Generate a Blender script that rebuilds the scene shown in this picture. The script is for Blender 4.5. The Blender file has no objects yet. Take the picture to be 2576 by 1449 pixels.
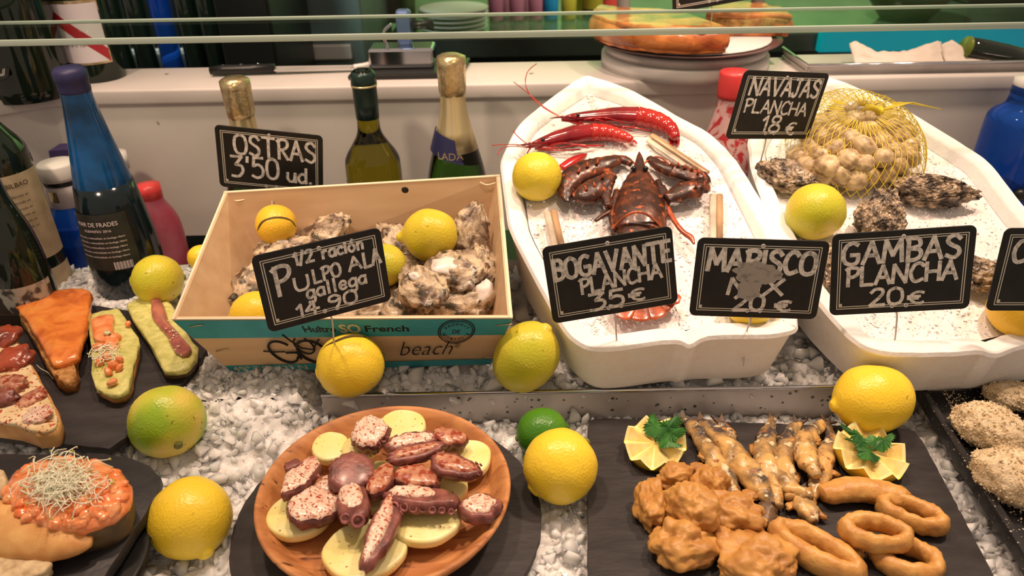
import bpy, bmesh, math, random
import numpy as np
from mathutils import Vector, Matrix, noise, Euler
from math import sin, cos, pi, radians, sqrt, atan2
random.seed(7); rng = np.random.default_rng(7)
scene = bpy.context.scene
COL = scene.collection
# ------------------------------------------------------------------ camera
FPX, H, PITCH, ROLL = 1900.0, 0.5, radians(30), radians(1.0)
F = Vector((0, cos(PITCH), -sin(PITCH)))
R0 = Vector((1, 0, 0)); U0 = Vector((0, sin(PITCH), cos(PITCH)))
RT = R0 * cos(ROLL) - U0 * sin(ROLL); UP = R0 * sin(ROLL) + U0 * cos(ROLL)
CAM = Vector((0, 0, H))
cd = bpy.data.cameras.new('camera'); cam = bpy.data.objects.new('camera', cd); COL.objects.link(cam)
cd.sensor_width = 36.0; cd.lens = 36.0 * FPX / 2576.0; cd.clip_start = .01; cd.clip_end = 50
M = Matrix((RT, UP, -F)).transposed().to_4x4(); M.translation = CAM
cam.matrix_world = M
cd.dof.use_dof = True; cd.dof.focus_distance = 0.72; cd.dof.aperture_fstop = 7.0
scene.camera = cam
# ------------------------------------------------------------------ world, lights, exposure
w = bpy.data.worlds.new('world'); scene.world = w; w.use_nodes = True
bg = w.node_tree.nodes['Background']; bg.inputs[0].default_value = (1.0, .76, .59, 1); bg.inputs[1].default_value = 0.46
def area(name, loc, target, size, power, col, shape='DISK'):
    l = bpy.data.lights.new(name, 'AREA'); l.shape = shape; l.size = size; l.energy = power; l.color = col
    o = bpy.data.objects.new(name, l); COL.objects.link(o); o.location = loc
    o.rotation_euler = (Vector(target) - Vector(loc)).to_track_quat('-Z', 'Y').to_euler()
    return o
WARM = (1.0, .72, .53)
def spot(name, loc, target, power, half, blend=.7, col=None):
    l = bpy.data.lights.new(name, 'SPOT'); l.energy = power; l.color = col or WARM; l.spot_size = radians(2 * half); l.spot_blend = blend; l.shadow_soft_size = .055
    o = bpy.data.objects.new(name, l); COL.objects.link(o); o.location = loc
    o.rotation_euler = (Vector(target) - Vector(loc)).to_track_quat('-Z', 'Y').to_euler()
spot('spot_lamp_left', (-.40, .78, 1.45), (-.26, .64, 0), 40, 33)
spot('spot_lamp_centre', (.08, .80, 1.5), (.10, .64, .05), 34, 32)
spot('spot_lamp_right', (.70, .82, 1.4), (.46, .70, .1), 60, 29)
spot('wall_fill_left', (-.62, .30, 1.15), (-.30, 1.05, .10), 30, 17, .5)  # added fill light, narrow cone to brighten the ledge wall
spot('wall_fill_right', (.10, .30, 1.2), (.22, 1.05, .12), 20, 17, .5)  # second added fill for the ledge wall, centre right
spot('bar_lamp_green', (.5, 1.85, 1.3), (.6, 2.62, .35), 110, 44, .5, (.74, 1.0, .52))
spot('rail_fill_teal', (-.55, 1.22, 1.15), (-.55, 1.72, .12), 34, 24, .6, (.72, 1.0, .88))  # added fill, aimed from the front to brighten the white rail
scene.view_settings.view_transform = 'Standard'; scene.view_settings.look = 'None'
scene.view_settings.exposure = 0.0; scene.view_settings.gamma = 1.0
scene.view_settings.use_curve_mapping = False
scene.cycles.max_bounces = 8; scene.cycles.transmission_bounces = 6; scene.cycles.glossy_bounces = 3
scene.cycles.diffuse_bounces = 3; scene.cycles.caustics_reflective = False; scene.cycles.caustics_refractive = False
# ------------------------------------------------------------------ pixel rays -> world points
def ray(px, py): return F + RT * ((px - 1288) / FPX) + UP * ((724.5 - py) / FPX)
def P(px, py, z):
    d = ray(px, py); return CAM + d * ((z - H) / d.z)
def PY(px, py, Y):
    d = ray(px, py); return CAM + d * (Y / d.y)
def PPL(px, py, p0, n):
    d = ray(px, py); return CAM + d * ((p0 - CAM).dot(n) / d.dot(n))
def depth(p): return (p - CAM).dot(F)
def ppm(p): return depth(p) / FPX          # metres per pixel at p
# ------------------------------------------------------------------ object helpers
ORG = {}
def reg(o, origin): ORG[o.name] = Vector(origin)
def tag(o, label=None, cat=None, group=None, kind=None):
    if label: o['label'] = label
    if cat: o['category'] = cat
    if group: o['group'] = group
    if kind: o['kind'] = kind
    return o
def thing(name, label, cat, origin, group=None):
    o = bpy.data.objects.new(name, None); COL.objects.link(o); o.location = origin; o.empty_display_size = .01
    reg(o, origin); return tag(o, label, cat, group)
def obj(name, vf, mat, parent=None, origin=None, smooth=True, label=None):
    v, f = vf
    if parent is not None: org = ORG[parent.name]
    else:
        if origin is None:
            a = np.array([tuple(q) for q in v]); lo, hi = a.min(0), a.max(0)
            origin = ((lo[0] + hi[0]) / 2, (lo[1] + hi[1]) / 2, lo[2])
        org = Vector(origin)
    me = bpy.data.meshes.new(name)
    a = np.array([tuple(q) for q in v], dtype=np.float64) - np.array(org)
    me.from_pydata(a.tolist(), [], [tuple(int(i) for i in q) for q in f])
    me.update()
    if smooth: me.polygons.foreach_set('use_smooth', [True] * len(me.polygons))
    if mat is not None: me.materials.append(mat)
    o = bpy.data.objects.new(name, me); COL.objects.link(o)
    if parent is not None: o.parent = parent
    else: o.location = org
    reg(o, org)
    if label: o['label'] = label
    return o
def autosmooth(o, ang=40):
    me = o.data; bm = bmesh.new(); bm.from_mesh(me); ca = radians(ang)
    for e in bm.edges:
        if len(e.link_faces) == 2 and e.calc_face_angle(0) > ca: e.smooth = False
    bm.to_mesh(me); bm.free(); return o
def merge(*vfs):
    V, Fc = [], []
    for v, f in vfs:
        n = len(V); V += [tuple(q) for q in v]; Fc += [tuple(i + n for i in q) for q in f]
    return V, Fc
def xf(vf, m): return [m @ Vector(q) for q in vf[0]], vf[1]
def frame(origin, x, z):
    """matrix with local x along x, z near z"""
    x = Vector(x).normalized(); z = Vector(z); y = z.cross(x).normalized(); z = x.cross(y)
    m = Matrix((x, y, z)).transposed().to_4x4(); m.translation = origin; return m
def zframe(origin, z, x=(1, 0, 0)):
    z = Vector(z).normalized(); x = Vector(x); x = (x - z * x.dot(z)).normalized(); y = z.cross(x)
    m = Matrix((x, y, z)).transposed().to_4x4(); m.translation = origin; return m
def from_bm(bm):
    bm.verts.ensure_lookup_table(); bm.verts.index_update()
    r = [v.co.copy() for v in bm.verts], [[v.index for v in f.verts] for f in bm.faces]; bm.free(); return r
def box(sx, sy, sz, bev=0.0, seg=2):
    bm = bmesh.new(); bmesh.ops.create_cube(bm, size=1)
    for v in bm.verts: v.co = Vector((v.co.x * sx, v.co.y * sy, v.co.z * sz + sz / 2))
    if bev: bmesh.ops.bevel(bm, geom=bm.edges[:], offset=bev, segments=seg, affect='EDGES', profile=.5)
    return from_bm(bm)
def prism(poly, z0, z1, bev=0.0, seg=2):
    bm = bmesh.new(); vs = [bm.verts.new((p[0], p[1], z0)) for p in poly]
    f = bm.faces.new(vs); r = bmesh.ops.extrude_face_region(bm, geom=[f])
    for g in r['geom']:
        if isinstance(g, bmesh.types.BMVert): g.co.z = z1
    bmesh.ops.recalc_face_normals(bm, faces=bm.faces[:])
    if bev:
        ed = [e for e in bm.edges if abs(e.verts[0].co.z - e.verts[1].co.z) < 1e-7]
        bmesh.ops.bevel(bm, geom=ed, offset=bev, segments=seg, affect='EDGES', profile=.5)
    return from_bm(bm)
def slab(c, thick):
    """c: 4 corners; thickness vector direction = thick (Vector)"""
    c = [Vector(q) for q in c]; v = c + [q + thick for q in c]
    f = [(0, 1, 2, 3), (7, 6, 5, 4), (0, 4, 5, 1), (1, 5, 6, 2), (2, 6, 7, 3), (3, 7, 4, 0)]
    return v, f
def lathe(prof, n=32, capb=True, capt=True, a0=0, a1=2 * pi):
    full = abs(a1 - a0 - 2 * pi) < 1e-6; m = n if full else n + 1
    v, f = [], []
    for r, z in prof:
        for k in range(m):
            a = a0 + (a1 - a0) * k / n; v.append((r * cos(a), r * sin(a), z))
    for i in range(len(prof) - 1):
        for k in range(n):
            k2 = (k + 1) % m; f.append((i * m + k, i * m + k2, (i + 1) * m + k2, (i + 1) * m + k))
    if full:
        if capb: f.append(tuple(range(m - 1, -1, -1)))
        if capt: f.append(tuple((len(prof) - 1) * m + k for k in range(m)))
    return v, f
def tube(pts, rad, n=6, caps=True):
    pts = [Vector(p) for p in pts]; v, f = [], []; N = len(pts)
    up = Vector((.13, .2, 1)).normalized(); prev = None
    if hasattr(rad, '__len__'): rad = np.interp(np.linspace(0, 1, N), np.linspace(0, 1, len(rad)), rad).tolist()
    for i, p in enumerate(pts):
        t = (pts[min(i + 1, N - 1)] - pts[max(i - 1, 0)]).normalized()
        s = t.cross(up if prev is None else prev)
        if prev is None:
            if s.length < .1: s = t.cross(Vector((1, 0, 0)))
            s.normalize(); u = s.cross(t)
        else:
            u = (prev - t * prev.dot(t)).normalized(); s = t.cross(u)
        prev = u; r = rad[i] if hasattr(rad, '__len__') else rad
        for k in range(n):
            a = 2 * pi * k / n; v.append(p + s * (r * cos(a)) + u * (r * sin(a)))
    for i in range(N - 1):
        for k in range(n):
            k2 = (k + 1) % n; f.append((i * n + k, i * n + k2, (i + 1) * n + k2, (i + 1) * n + k))
    if caps: f += [tuple(range(n - 1, -1, -1)), tuple((N - 1) * n + k for k in range(n))]
    return v, f
def smooth_path(pts, k=2):
    pts = [Vector(p) for p in pts]
    for _ in range(k):
        q = [pts[0]]
        for a, b in zip(pts[:-1], pts[1:]): q += [a * .75 + b * .25, a * .25 + b * .75]
        q.append(pts[-1]); pts = q
    return pts
def cat(pts, m=6):
    """catmull-rom through numeric tuples"""
    a = [np.array(p, float) for p in pts]; out = []
    for i in range(len(a) - 1):
        p0, p1, p2, p3 = a[max(i - 1, 0)], a[i], a[i + 1], a[min(i + 2, len(a) - 1)]
        for k in range(m):
            t = k / m; out.append(.5 * ((2 * p1) + (p2 - p0) * t + (2 * p0 - 5 * p1 + 4 * p2 - p3) * t * t + (3 * p1 - p0 - 3 * p2 + p3) * t ** 3))
    out.append(a[-1]); return out
def loft(pts, rw, rh, up, n=16, amp=0, fs=80, seed=0, flat=0):
    """elliptical section swept along pts; flat lowers the underside"""
    pts = [Vector(p) for p in pts]; up = Vector(up); v, f = [], []; N = len(pts)
    for i, p in enumerate(pts):
        t = (pts[min(i + 1, N - 1)] - pts[max(i - 1, 0)]).normalized(); s = t.cross(up).normalized(); u = s.cross(t)
        for k in range(n):
            a = 2 * pi * k / n; hh = rh[i] * (1 - flat if sin(a) < 0 else 1)
            q = p + s * (rw[i] * cos(a)) + u * (hh * sin(a))
            if amp: q += (q - p).normalized() * amp * noise.noise(q * fs + Vector((seed, 0, 0))) * min(1, rw[i] / max(rw) + .3)
            v.append(q)
    for i in range(N - 1):
        for k in range(n):
            k2 = (k + 1) % n; f.append((i * n + k, i * n + k2, (i + 1) * n + k2, (i + 1) * n + k))
    f += [tuple(range(n - 1, -1, -1)), tuple((N - 1) * n + k for k in range(n))]
    return v, f
ICO = {}
def ico(sub):
    if sub not in ICO:
        bm = bmesh.new(); bmesh.ops.create_icosphere(bm, subdivisions=sub, radius=1); ICO[sub] = from_bm(bm)
    return ICO[sub]
def blob(m, rx, ry, rz, amp=.1, fs=2.0, seed=0, sub=4, oct=3, flat=0, fn=None):
    """noisy ellipsoid placed by matrix m (amp relative)"""
    v0, f = ico(sub); v = []; sd = Vector((seed * 3.7, seed * 1.3, seed * .7))
    for q in v0:
        d = 1 + amp * noise.fractal(q * fs + sd, 1.0, 2.0, oct)
        p = Vector((q.x * rx * d, q.y * ry * d, q.z * rz * d))
        if flat and p.z < 0: p.z *= (1 - flat)
        if fn: p = fn(p, q)
        v.append(m @ p)
    return v, f
def T(p): return Matrix.Translation(Vector(p))
def RZ(a): return Matrix.Rotation(radians(a), 4, 'Z')
def EUL(x, y, z): return Euler((radians(x), radians(y), radians(z))).to_matrix().to_4x4()
# ------------------------------------------------------------------ materials
def lin(c):
    o = []
    for x in c:
        x = x / 255.0; o.append(x / 12.92 if x <= .04045 else ((x + .055) / 1.055) ** 2.4)
    k = min(1.0, (max(c) - min(c)) / max(max(c), 1) * 2.2)      # colours were judged under warm lamps: take the lamps' tint out
    return (min(.93, o[0]), min(.93, o[1] * (1 + .20 * k)), min(.93, o[2] * (1 + .45 * k)), 1)
def mat(name, c, c2=None, s=30, lo=.35, hi=.65, det=4, rough=.5, metal=0, tr=0, ior=1.45, bump=0, bs=None, bt='noise',
        bd=.001, sss=0, sssr=(.6, .35, .2), ssss=.006, coat=0, specks=(), stretch=(1, 1, 1), spec=.5, emit=None, alpha=1, dist=0, c3=None):
    m = bpy.data.materials.new(name); m.use_nodes = True; nt = m.node_tree; N = nt.nodes; L = nt.links
    b = N['Principled BSDF']; tc = N.new('ShaderNodeTexCoord'); mp = N.new('ShaderNodeMapping'); mp.inputs['Scale'].default_value = stretch
    L.new(tc.outputs['Object'], mp.inputs[0]); co = mp.outputs[0]
    b.inputs['Base Color'].default_value = lin(c); out = None
    if c2:
        t = N.new('ShaderNodeTexNoise'); t.inputs['Scale'].default_value = s; t.inputs['Detail'].default_value = det; t.inputs['Distortion'].default_value = dist
        L.new(co, t.inputs[0]); r = N.new('ShaderNodeValToRGB'); r.color_ramp.elements[0].position = lo; r.color_ramp.elements[1].position = hi
        r.color_ramp.elements[0].color = lin(c); r.color_ramp.elements[1].color = lin(c2)
        if c3: e = r.color_ramp.elements.new((lo + hi) / 2); e.color = lin(c3)
        L.new(t.outputs[0], r.inputs[0]); out = r.outputs[0]
    for (sc, ss, slo, shi) in specks:
        t = N.new('ShaderNodeTexNoise'); t.inputs['Scale'].default_value = ss; t.inputs['Detail'].default_value = 3
        L.new(co, t.inputs[0]); r = N.new('ShaderNodeMapRange'); r.inputs[1].default_value = slo; r.inputs[2].default_value = shi
        L.new(t.outputs[0], r.inputs[0]); mx = N.new('ShaderNodeMix'); mx.data_type = 'RGBA'
        L.new(r.outputs[0], mx.inputs[0])
        if out is not None: L.new(out, mx.inputs[6])
        else: mx.inputs[6].default_value = lin(c)
        mx.inputs[7].default_value = lin(sc); out = mx.outputs[2]
    if out is not None: L.new(out, b.inputs['Base Color'])
    b.inputs['Roughness'].default_value = rough; b.inputs['Metallic'].default_value = metal; b.inputs['IOR'].default_value = ior
    b.inputs['Transmission Weight'].default_value = tr; b.inputs['Specular IOR Level'].default_value = spec
    b.inputs['Coat Weight'].default_value = coat; b.inputs['Coat Roughness'].default_value = .15; b.inputs['Alpha'].default_value = alpha
    if sss:
        b.inputs['Subsurface Weight'].default_value = sss; b.inputs['Subsurface Radius'].default_value = sssr; b.inputs['Subsurface Scale'].default_value = ssss
    if emit: b.inputs['Emission Color'].default_value = lin(emit[0]); b.inputs['Emission Strength'].default_value = emit[1]
    if bump:
        if bt == 'voronoi': t = N.new('ShaderNodeTexVoronoi')
        else: t = N.new('ShaderNodeTexNoise'); t.inputs['Detail'].default_value = 5
        t.inputs['Scale'].default_value = bs or s * 3; L.new(co, t.inputs[0])
        bn = N.new('ShaderNodeBump'); bn.inputs['Strength'].default_value = bump; bn.inputs['Distance'].default_value = bd
        L.new(t.outputs[0], bn.inputs['Height']); L.new(bn.outputs[0], b.inputs['Normal'])
    return m
MT = {}
def lemon_mat(name, c, c2, c3, lo=.3, hi=.7):
    return mat(name, c, c2, s=16, lo=lo, hi=hi, det=2, rough=.33, bump=.45, bs=420, bt='voronoi', bd=.0006, c3=c3, spec=.5, sss=.12, ssss=.004,
               specks=[((120, 85, 30), 170, .70, .76)])
MT['lemon'] = lemon_mat('lemon_peel', (240, 190, 40), (250, 205, 60), (246, 196, 50))
MT['lemon_pale'] = lemon_mat('lemon_peel_pale', (214, 180, 40), (232, 192, 60), (222, 186, 48))
MT['lemon_green'] = lemon_mat('lemon_peel_greenish', (190, 176, 40), (224, 184, 62), (206, 182, 48), .38, .62)
MT['lemon_lime'] = lemon_mat('lemon_peel_lime_green', (150, 172, 36), (228, 192, 80), (196, 186, 56), .40, .58)
MT['lemon_old'] = lemon_mat('lemon_peel_orange', (236, 176, 40), (205, 130, 40), (236, 176, 50), .45, .75)
MT['lime'] = lemon_mat('lime_peel', (60, 112, 20), (110, 140, 35), (80, 125, 25), .35, .75)
MT['stem'] = mat('lemon_stem_end', (120, 112, 50), rough=.6)
MT['pith'] = mat('lemon_pith', (250, 225, 150), rough=.5, sss=.1)
MT['pulp'] = mat('lemon_pulp', (246, 196, 104), (250, 214, 140), s=90, stretch=(1, 1, 1), rough=.2, sss=.25, ssss=.006, bump=.3, bs=300, coat=.3)
MT['slate'] = mat('slate', (42, 38, 38), (56, 51, 50), s=25, rough=.6, bump=.5, bs=60, bd=.0015, stretch=(1, 3, 1), spec=.4)
MT['slate_dark'] = mat('slate_dark', (36, 34, 36), (50, 47, 48), s=25, rough=.45, bump=.5, bs=70, bd=.0015)
MT['black_tray'] = mat('black_melamine', (30, 30, 32), (38, 36, 38), s=40, rough=.32, bump=.2, bs=100, specks=[((200, 185, 160), 420, .66, .70)])
MT['wood_dish'] = mat('carved_wood', (205, 132, 74), (160, 88, 44), s=14, lo=.35, hi=.7, rough=.5, stretch=(1, 5, 4), bump=.35, bs=60, bd=.0006, dist=.6,
                      specks=[((95, 48, 24), 28, .62, .72)])
MT['crate_wood'] = mat('crate_plywood', (222, 178, 132), (205, 158, 112), s=6, lo=.3, hi=.7, rough=.6, stretch=(1, 9, 9), bump=.15, bs=50, bd=.0004, det=6)
MT['crate_edge'] = mat('crate_cut_edge', (240, 208, 168), rough=.7)
MT['teal'] = mat('teal_print', (52, 136, 138), (60, 146, 146), s=40, rough=.6)
MT['ink'] = mat('black_ink', (28, 24, 24), rough=.6)
MT['inkpale'] = mat('pale_ink', (205, 190, 150), rough=.6)
MT['foam'] = mat('styrofoam', (246, 240, 234), (252, 248, 244), s=120, rough=.75, bump=.35, bs=260, bt='voronoi', bd=.0006, sss=.15, ssss=.01, sssr=(.5, .45, .4))
MT['ice'] = mat('crushed_ice', (250, 244, 236), (252, 248, 244), s=60, rough=.14, sss=.9, ssss=.010, sssr=(1, .97, .94), ior=1.31, bump=.4, bs=160, bd=.0012, spec=.7)
MT['iceclear'] = mat('clear_ice', (250, 246, 240), rough=.10, tr=.28, ior=1.25, sss=.6, ssss=.008, bump=.3, bs=140, bd=.001)
MT['icebase'] = mat('packed_ice', (244, 238, 232), (252, 248, 244), s=50, rough=.16, sss=.9, ssss=.010, sssr=(1, .97, .94), bump=.7, bs=260, bd=.002, spec=.7)
MT['snow'] = mat('fine_shaved_ice', (244, 226, 216), (252, 242, 236), s=50, rough=.28, bump=.8, bs=240, bd=.0022, spec=.6)
MT['snowchunk'] = mat('fine_ice_grain', (250, 244, 240), rough=.10, ior=1.31, sss=.5, ssss=.006)
MT['steel'] = mat('brushed_steel', (206, 198, 192), (190, 180, 174), s=20, rough=.42, metal=.3, bump=.1, bs=80)
MT['chrome'] = mat('chrome', (205, 205, 210), rough=.12, metal=1)
MT['darksteel'] = mat('dark_floor', (74, 58, 54), (58, 46, 44), s=20, rough=.5)
MT['white'] = mat('white_laminate', (216, 206, 198), (208, 198, 190), s=10, rough=.4, specks=[((120, 90, 70), 45, .73, .76)])
MT['whitepl'] = mat('white_plastic', (228, 222, 216), rough=.4)
MT['board'] = mat('chalkboard_black', (20, 19, 17), (34, 32, 28), s=60, lo=.4, hi=.8, rough=.5, spec=.4)
MT['boardline'] = mat('chalkboard_border_print', (205, 198, 180), rough=.6)
MT['chalk'] = mat('chalk', (226, 220, 210), (150, 150, 146), s=260, lo=.42, hi=.72, rough=.9)
MT['chalksmear'] = mat('chalk_smear', (160, 152, 142), (96, 92, 86), s=160, lo=.5, hi=.75, rough=.9)
MT['octosucker'] = mat('octopus_sucker', (168, 98, 84), (120, 62, 54), s=200, rough=.35)
MT['octoskin'] = mat('octopus_skin', (152, 84, 68), (92, 44, 38), s=70, rough=.36, bump=.7, bs=200, bd=.0010, coat=.12)
MT['octoflesh'] = mat('octopus_flesh', (240, 208, 178), (230, 190, 160), s=60, rough=.3, sss=.25, ssss=.005, coat=.25,
                      specks=[((206, 120, 84), 60, .48, .75), ((168, 62, 26), 420, .54, .62)])
MT['octodark'] = mat('octopus_flesh_paprika', (214, 150, 110), (160, 84, 54), s=70, rough=.3, sss=.15, coat=.25, specks=[((150, 52, 24), 200, .48, .6)])
MT['potato'] = mat('boiled_potato', (238, 208, 118), (246, 226, 158), s=35, rough=.3, sss=.35, ssss=.006, sssr=(.8, .6, .25), bump=.15, bs=120,
                   specks=[((176, 92, 36), 300, .66, .72)], coat=.2)
MT['batter'] = mat('fried_batter', (204, 142, 70), (158, 94, 42), s=45, lo=.3, hi=.75, rough=.42, bump=.7, bs=170, bd=.0014, sss=.15, ssss=.004, specks=[((120, 60, 26), 90, .68, .78)])
MT['ring'] = mat('fried_ring_batter', (216, 154, 78), (178, 110, 48), s=60, lo=.3, hi=.75, rough=.4, bump=.7, bs=220, bd=.0012, sss=.15, ssss=.004)
MT['fish'] = mat('fried_fish_skin', (214, 158, 88), (74, 62, 56), s=46, lo=.43, hi=.62, rough=.32, bump=.7, bs=200, bd=.0012, coat=.2, specks=[((232, 198, 146), 90, .56, .66), ((150, 90, 44), 140, .58, .68)])
MT['fishdark'] = mat('fried_fish_dark', (120, 84, 50), (70, 56, 48), s=60, rough=.4, bump=.5, bs=200)
MT['crumb'] = mat('breadcrumb_coat', (232, 202, 160), (206, 168, 120), s=160, rough=.75, bump=1, bs=520, bd=.0018)
MT['crust'] = mat('bread_crust', (226, 164, 92), (196, 124, 60), s=40, rough=.55, bump=.5, bs=200, bd=.0008)
MT['breadin'] = mat('bread_crumb', (226, 190, 140), (180, 140, 96), s=120, rough=.8, bump=1, bs=200, bd=.002)
MT['breadtop'] = mat('paprika_dusted_bread', (236, 204, 156), (214, 170, 112), s=60, rough=.6, bump=.5, bs=200, specks=[((176, 72, 34), 230, .56, .62)])
MT['rye'] = mat('dark_toast_side', (110, 82, 48), (80, 58, 34), s=60, rough=.6, bump=.6, bs=150)
MT['salmon'] = mat('salmon_tartare', (232, 112, 50), (248, 164, 104), s=90, lo=.35, hi=.7, rough=.18, sss=.12, ssss=.005, sssr=(1, .4, .2), coat=.4)
MT['avocado'] = mat('avocado_spread', (226, 204, 120), (188, 174, 86), s=110, lo=.35, hi=.7, rough=.35, bump=.8, bs=180, bd=.0018, sss=.15, ssss=.004)
MT['sauce'] = mat('pink_sauce', (190, 106, 84), (130, 66, 62), s=50, lo=.4, hi=.7, rough=.15, coat=.6, sss=.2, ssss=.004)
MT['sesame'] = mat('sesame', (240, 210, 165), rough=.5)
MT['sprout'] = mat('sprout', (255, 240, 206), rough=.5)
MT['sproutleaf'] = mat('sprout_leaf', (170, 170, 50), rough=.5)
MT['pie'] = mat('baked_pie_crust', (226, 130, 58), (160, 74, 32), s=30, lo=.36, hi=.66, rough=.3, bump=.6, bs=60, bd=.003, coat=.5, dist=.7)
MT['empanada'] = mat('glazed_pastry', (242, 146, 64), (196, 92, 36), s=32, lo=.36, hi=.68, rough=.26, bump=.6, bs=60, bd=.003, coat=.5, dist=.8, c3=(232, 124, 50))
MT['piefill'] = mat('pie_filling', (206, 142, 74), (150, 90, 40), s=120, rough=.5, bump=1, bs=160, bd=.003)
MT['paprika'] = mat('paprika_octopus', (176, 70, 38), (104, 50, 40), s=40, lo=.4, hi=.65, rough=.25, bump=.6, bs=140, bd=.0015, coat=.3, specks=[((240, 196, 150), 110, .62, .70)])
MT['leaf'] = mat('parsley', (38, 84, 30), (66, 116, 44), s=90, rough=.4, bump=.4, bs=160)
MT['shell'] = mat('oyster_shell', (212, 178, 138), (92, 64, 44), s=52, lo=.40, hi=.60, rough=.42, bump=1, bs=110, bd=.003, dist=.8, coat=.15, specks=[((238, 220, 196), 34, .58, .66), ((66, 54, 34), 66, .56, .64)])
MT['shell2'] = mat('oyster_shell_pebbly', (196, 160, 122), (66, 50, 38), s=70, lo=.38, hi=.6, rough=.4, bump=1, bs=210, bt='voronoi', bd=.004, coat=.2)
MT['nacre'] = mat('oyster_nacre', (240, 226, 212), (222, 204, 186), s=40, rough=.25, coat=.3)
MT['lobster'] = mat('lobster_shell', (56, 28, 18), (128, 62, 32), s=55, lo=.45, hi=.75, rough=.34, bump=.5, bs=160, bd=.0010, coat=.12, specks=[((190, 86, 42), 150, .60, .72), ((34, 20, 15), 60, .56, .70)])
MT['lobsterred'] = mat('lobster_shell_orange', (196, 84, 40), (120, 50, 28), s=60, lo=.4, hi=.7, rough=.25, coat=.4, bump=.3, bs=150)
MT['prawn'] = mat('red_prawn', (158, 16, 22), (206, 50, 36), s=26, lo=.4, hi=.75, rough=.14, coat=.6, sss=.2, ssss=.004, sssr=(1, .2, .15))
MT['prawnhead'] = mat('red_prawn_head', (112, 10, 20), (156, 22, 28), s=30, rough=.14, coat=.6)
MT['razor'] = mat('razor_shell', (196, 150, 104), (120, 84, 56), s=24, lo=.4, hi=.65, rough=.22, stretch=(1, .25, 1), coat=.4)
MT['razorin'] = mat('razor_shell_pale', (226, 204, 176), (150, 128, 104), s=20, rough=.2, coat=.4)
MT['cockle'] = mat('cockle_shell', (206, 168, 118), (132, 98, 62), s=110, lo=.40, hi=.72, rough=.4, specks=[((92, 70, 50), 40, .64, .74)])
MT['net'] = mat('yellow_net', (222, 182, 40), rough=.35)
MT['gl_green'] = mat('green_glass', (70, 110, 40), rough=.03, tr=1, ior=1.45)
MT['gl_dark'] = mat('dark_green_glass', (22, 30, 20), rough=.06, spec=.6)
MT['gl_olive'] = mat('olive_glass', (150, 130, 30), rough=.03, tr=1, ior=1.4)
MT['gl_blue'] = mat('blue_glass', (30, 84, 196), (44, 110, 216), s=10, rough=.05, tr=.7, ior=1.3)
MT['slit'] = mat('lemon_slit', (92, 66, 26), rough=.6)
MT['counter'] = mat('glossy_counter', (70, 76, 68), (58, 64, 58), s=10, rough=.12)
MT['gl_navy'] = mat('navy_glass', (36, 104, 160), (12, 40, 58), s=12, rough=.08, tr=.25, ior=1.4)
MT['gl_pink'] = mat('pink_glass', (236, 130, 140), (222, 84, 100), s=20, rough=.06, tr=.5, ior=1.3)
MT['gold'] = mat('gold_foil', (232, 198, 146), (196, 156, 106), s=80, rough=.3, metal=.85, bump=.8, bs=130, bd=.002)
MT['goldsm'] = mat('gold_foil_smooth', (234, 200, 146), rough=.3, metal=.75)
MT['capsule'] = mat('green_capsule', (36, 52, 46), rough=.3, metal=.3)
MT['wine_dark'] = mat('dark_wine_layer', (18, 30, 32), (10, 16, 16), s=20, rough=.12)  # dark tone of the wine seen through the blue glass
MT['label'] = mat('paper_label', (228, 220, 224), rough=.7)
MT['labelbeige'] = mat('aged_label', (206, 178, 138), (184, 156, 118), s=60, rough=.8)
MT['navy'] = mat('navy_print', (38, 34, 66), rough=.5)
MT['red'] = mat('red_print', (178, 40, 44), rough=.5)
MT['redcap'] = mat('red_cap', (224, 62, 58), rough=.35)
MT['purple'] = mat('purple_print', (58, 40, 78), rough=.6)
MT['tealglass'] = mat('teal_glow_panel', (0, 150, 148), (10, 100, 130), s=3, rough=.3, emit=((0, 150, 148), .35))  # slight glow added to brighten the edge, no lamp reaches it
MT['greenwall'] = mat('green_lit_wall', (176, 196, 140), (140, 166, 110), s=8, rough=.6, bump=.2)
MT['darkbar'] = mat('dark_bar_front', (44, 48, 46), (34, 38, 36), s=10, rough=.35)
MT['black'] = mat('black_plastic', (24, 24, 24), rough=.35)
MT['paper'] = mat('parchment', (226, 206, 186), (214, 192, 172), s=30, rough=.7, sss=.1)
MT['clear'] = mat('clear_glass', (236, 246, 238), rough=.02, tr=1, ior=1.45)
MT['pane'] = mat('thin_pane', (226, 246, 232), rough=.02, tr=1, ior=1.05, spec=.15)
MT['glassedge'] = mat('glass_edge', (190, 205, 190), rough=.35, tr=.35, ior=1.4)
MT['barwood'] = mat('dark_brown_board', (58, 40, 26), (46, 32, 20), s=20, rough=.5)
def pane_mat():
    m = bpy.data.materials.new('thin_glass_pane'); m.use_nodes = True; nt = m.node_tree; N = nt.nodes; L = nt.links; N.remove(N['Principled BSDF'])
    t = N.new('ShaderNodeBsdfTransparent'); t.inputs[0].default_value = (.93, .98, .94, 1); g = N.new('ShaderNodeBsdfGlossy'); g.inputs['Roughness'].default_value = .02
    mx = N.new('ShaderNodeMixShader'); mx.inputs[0].default_value = .035; L.new(t.outputs[0], mx.inputs[1]); L.new(g.outputs[0], mx.inputs[2])
    L.new(mx.outputs[0], N['Material Output'].inputs[0]); return m
MT['pane'] = pane_mat()
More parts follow.
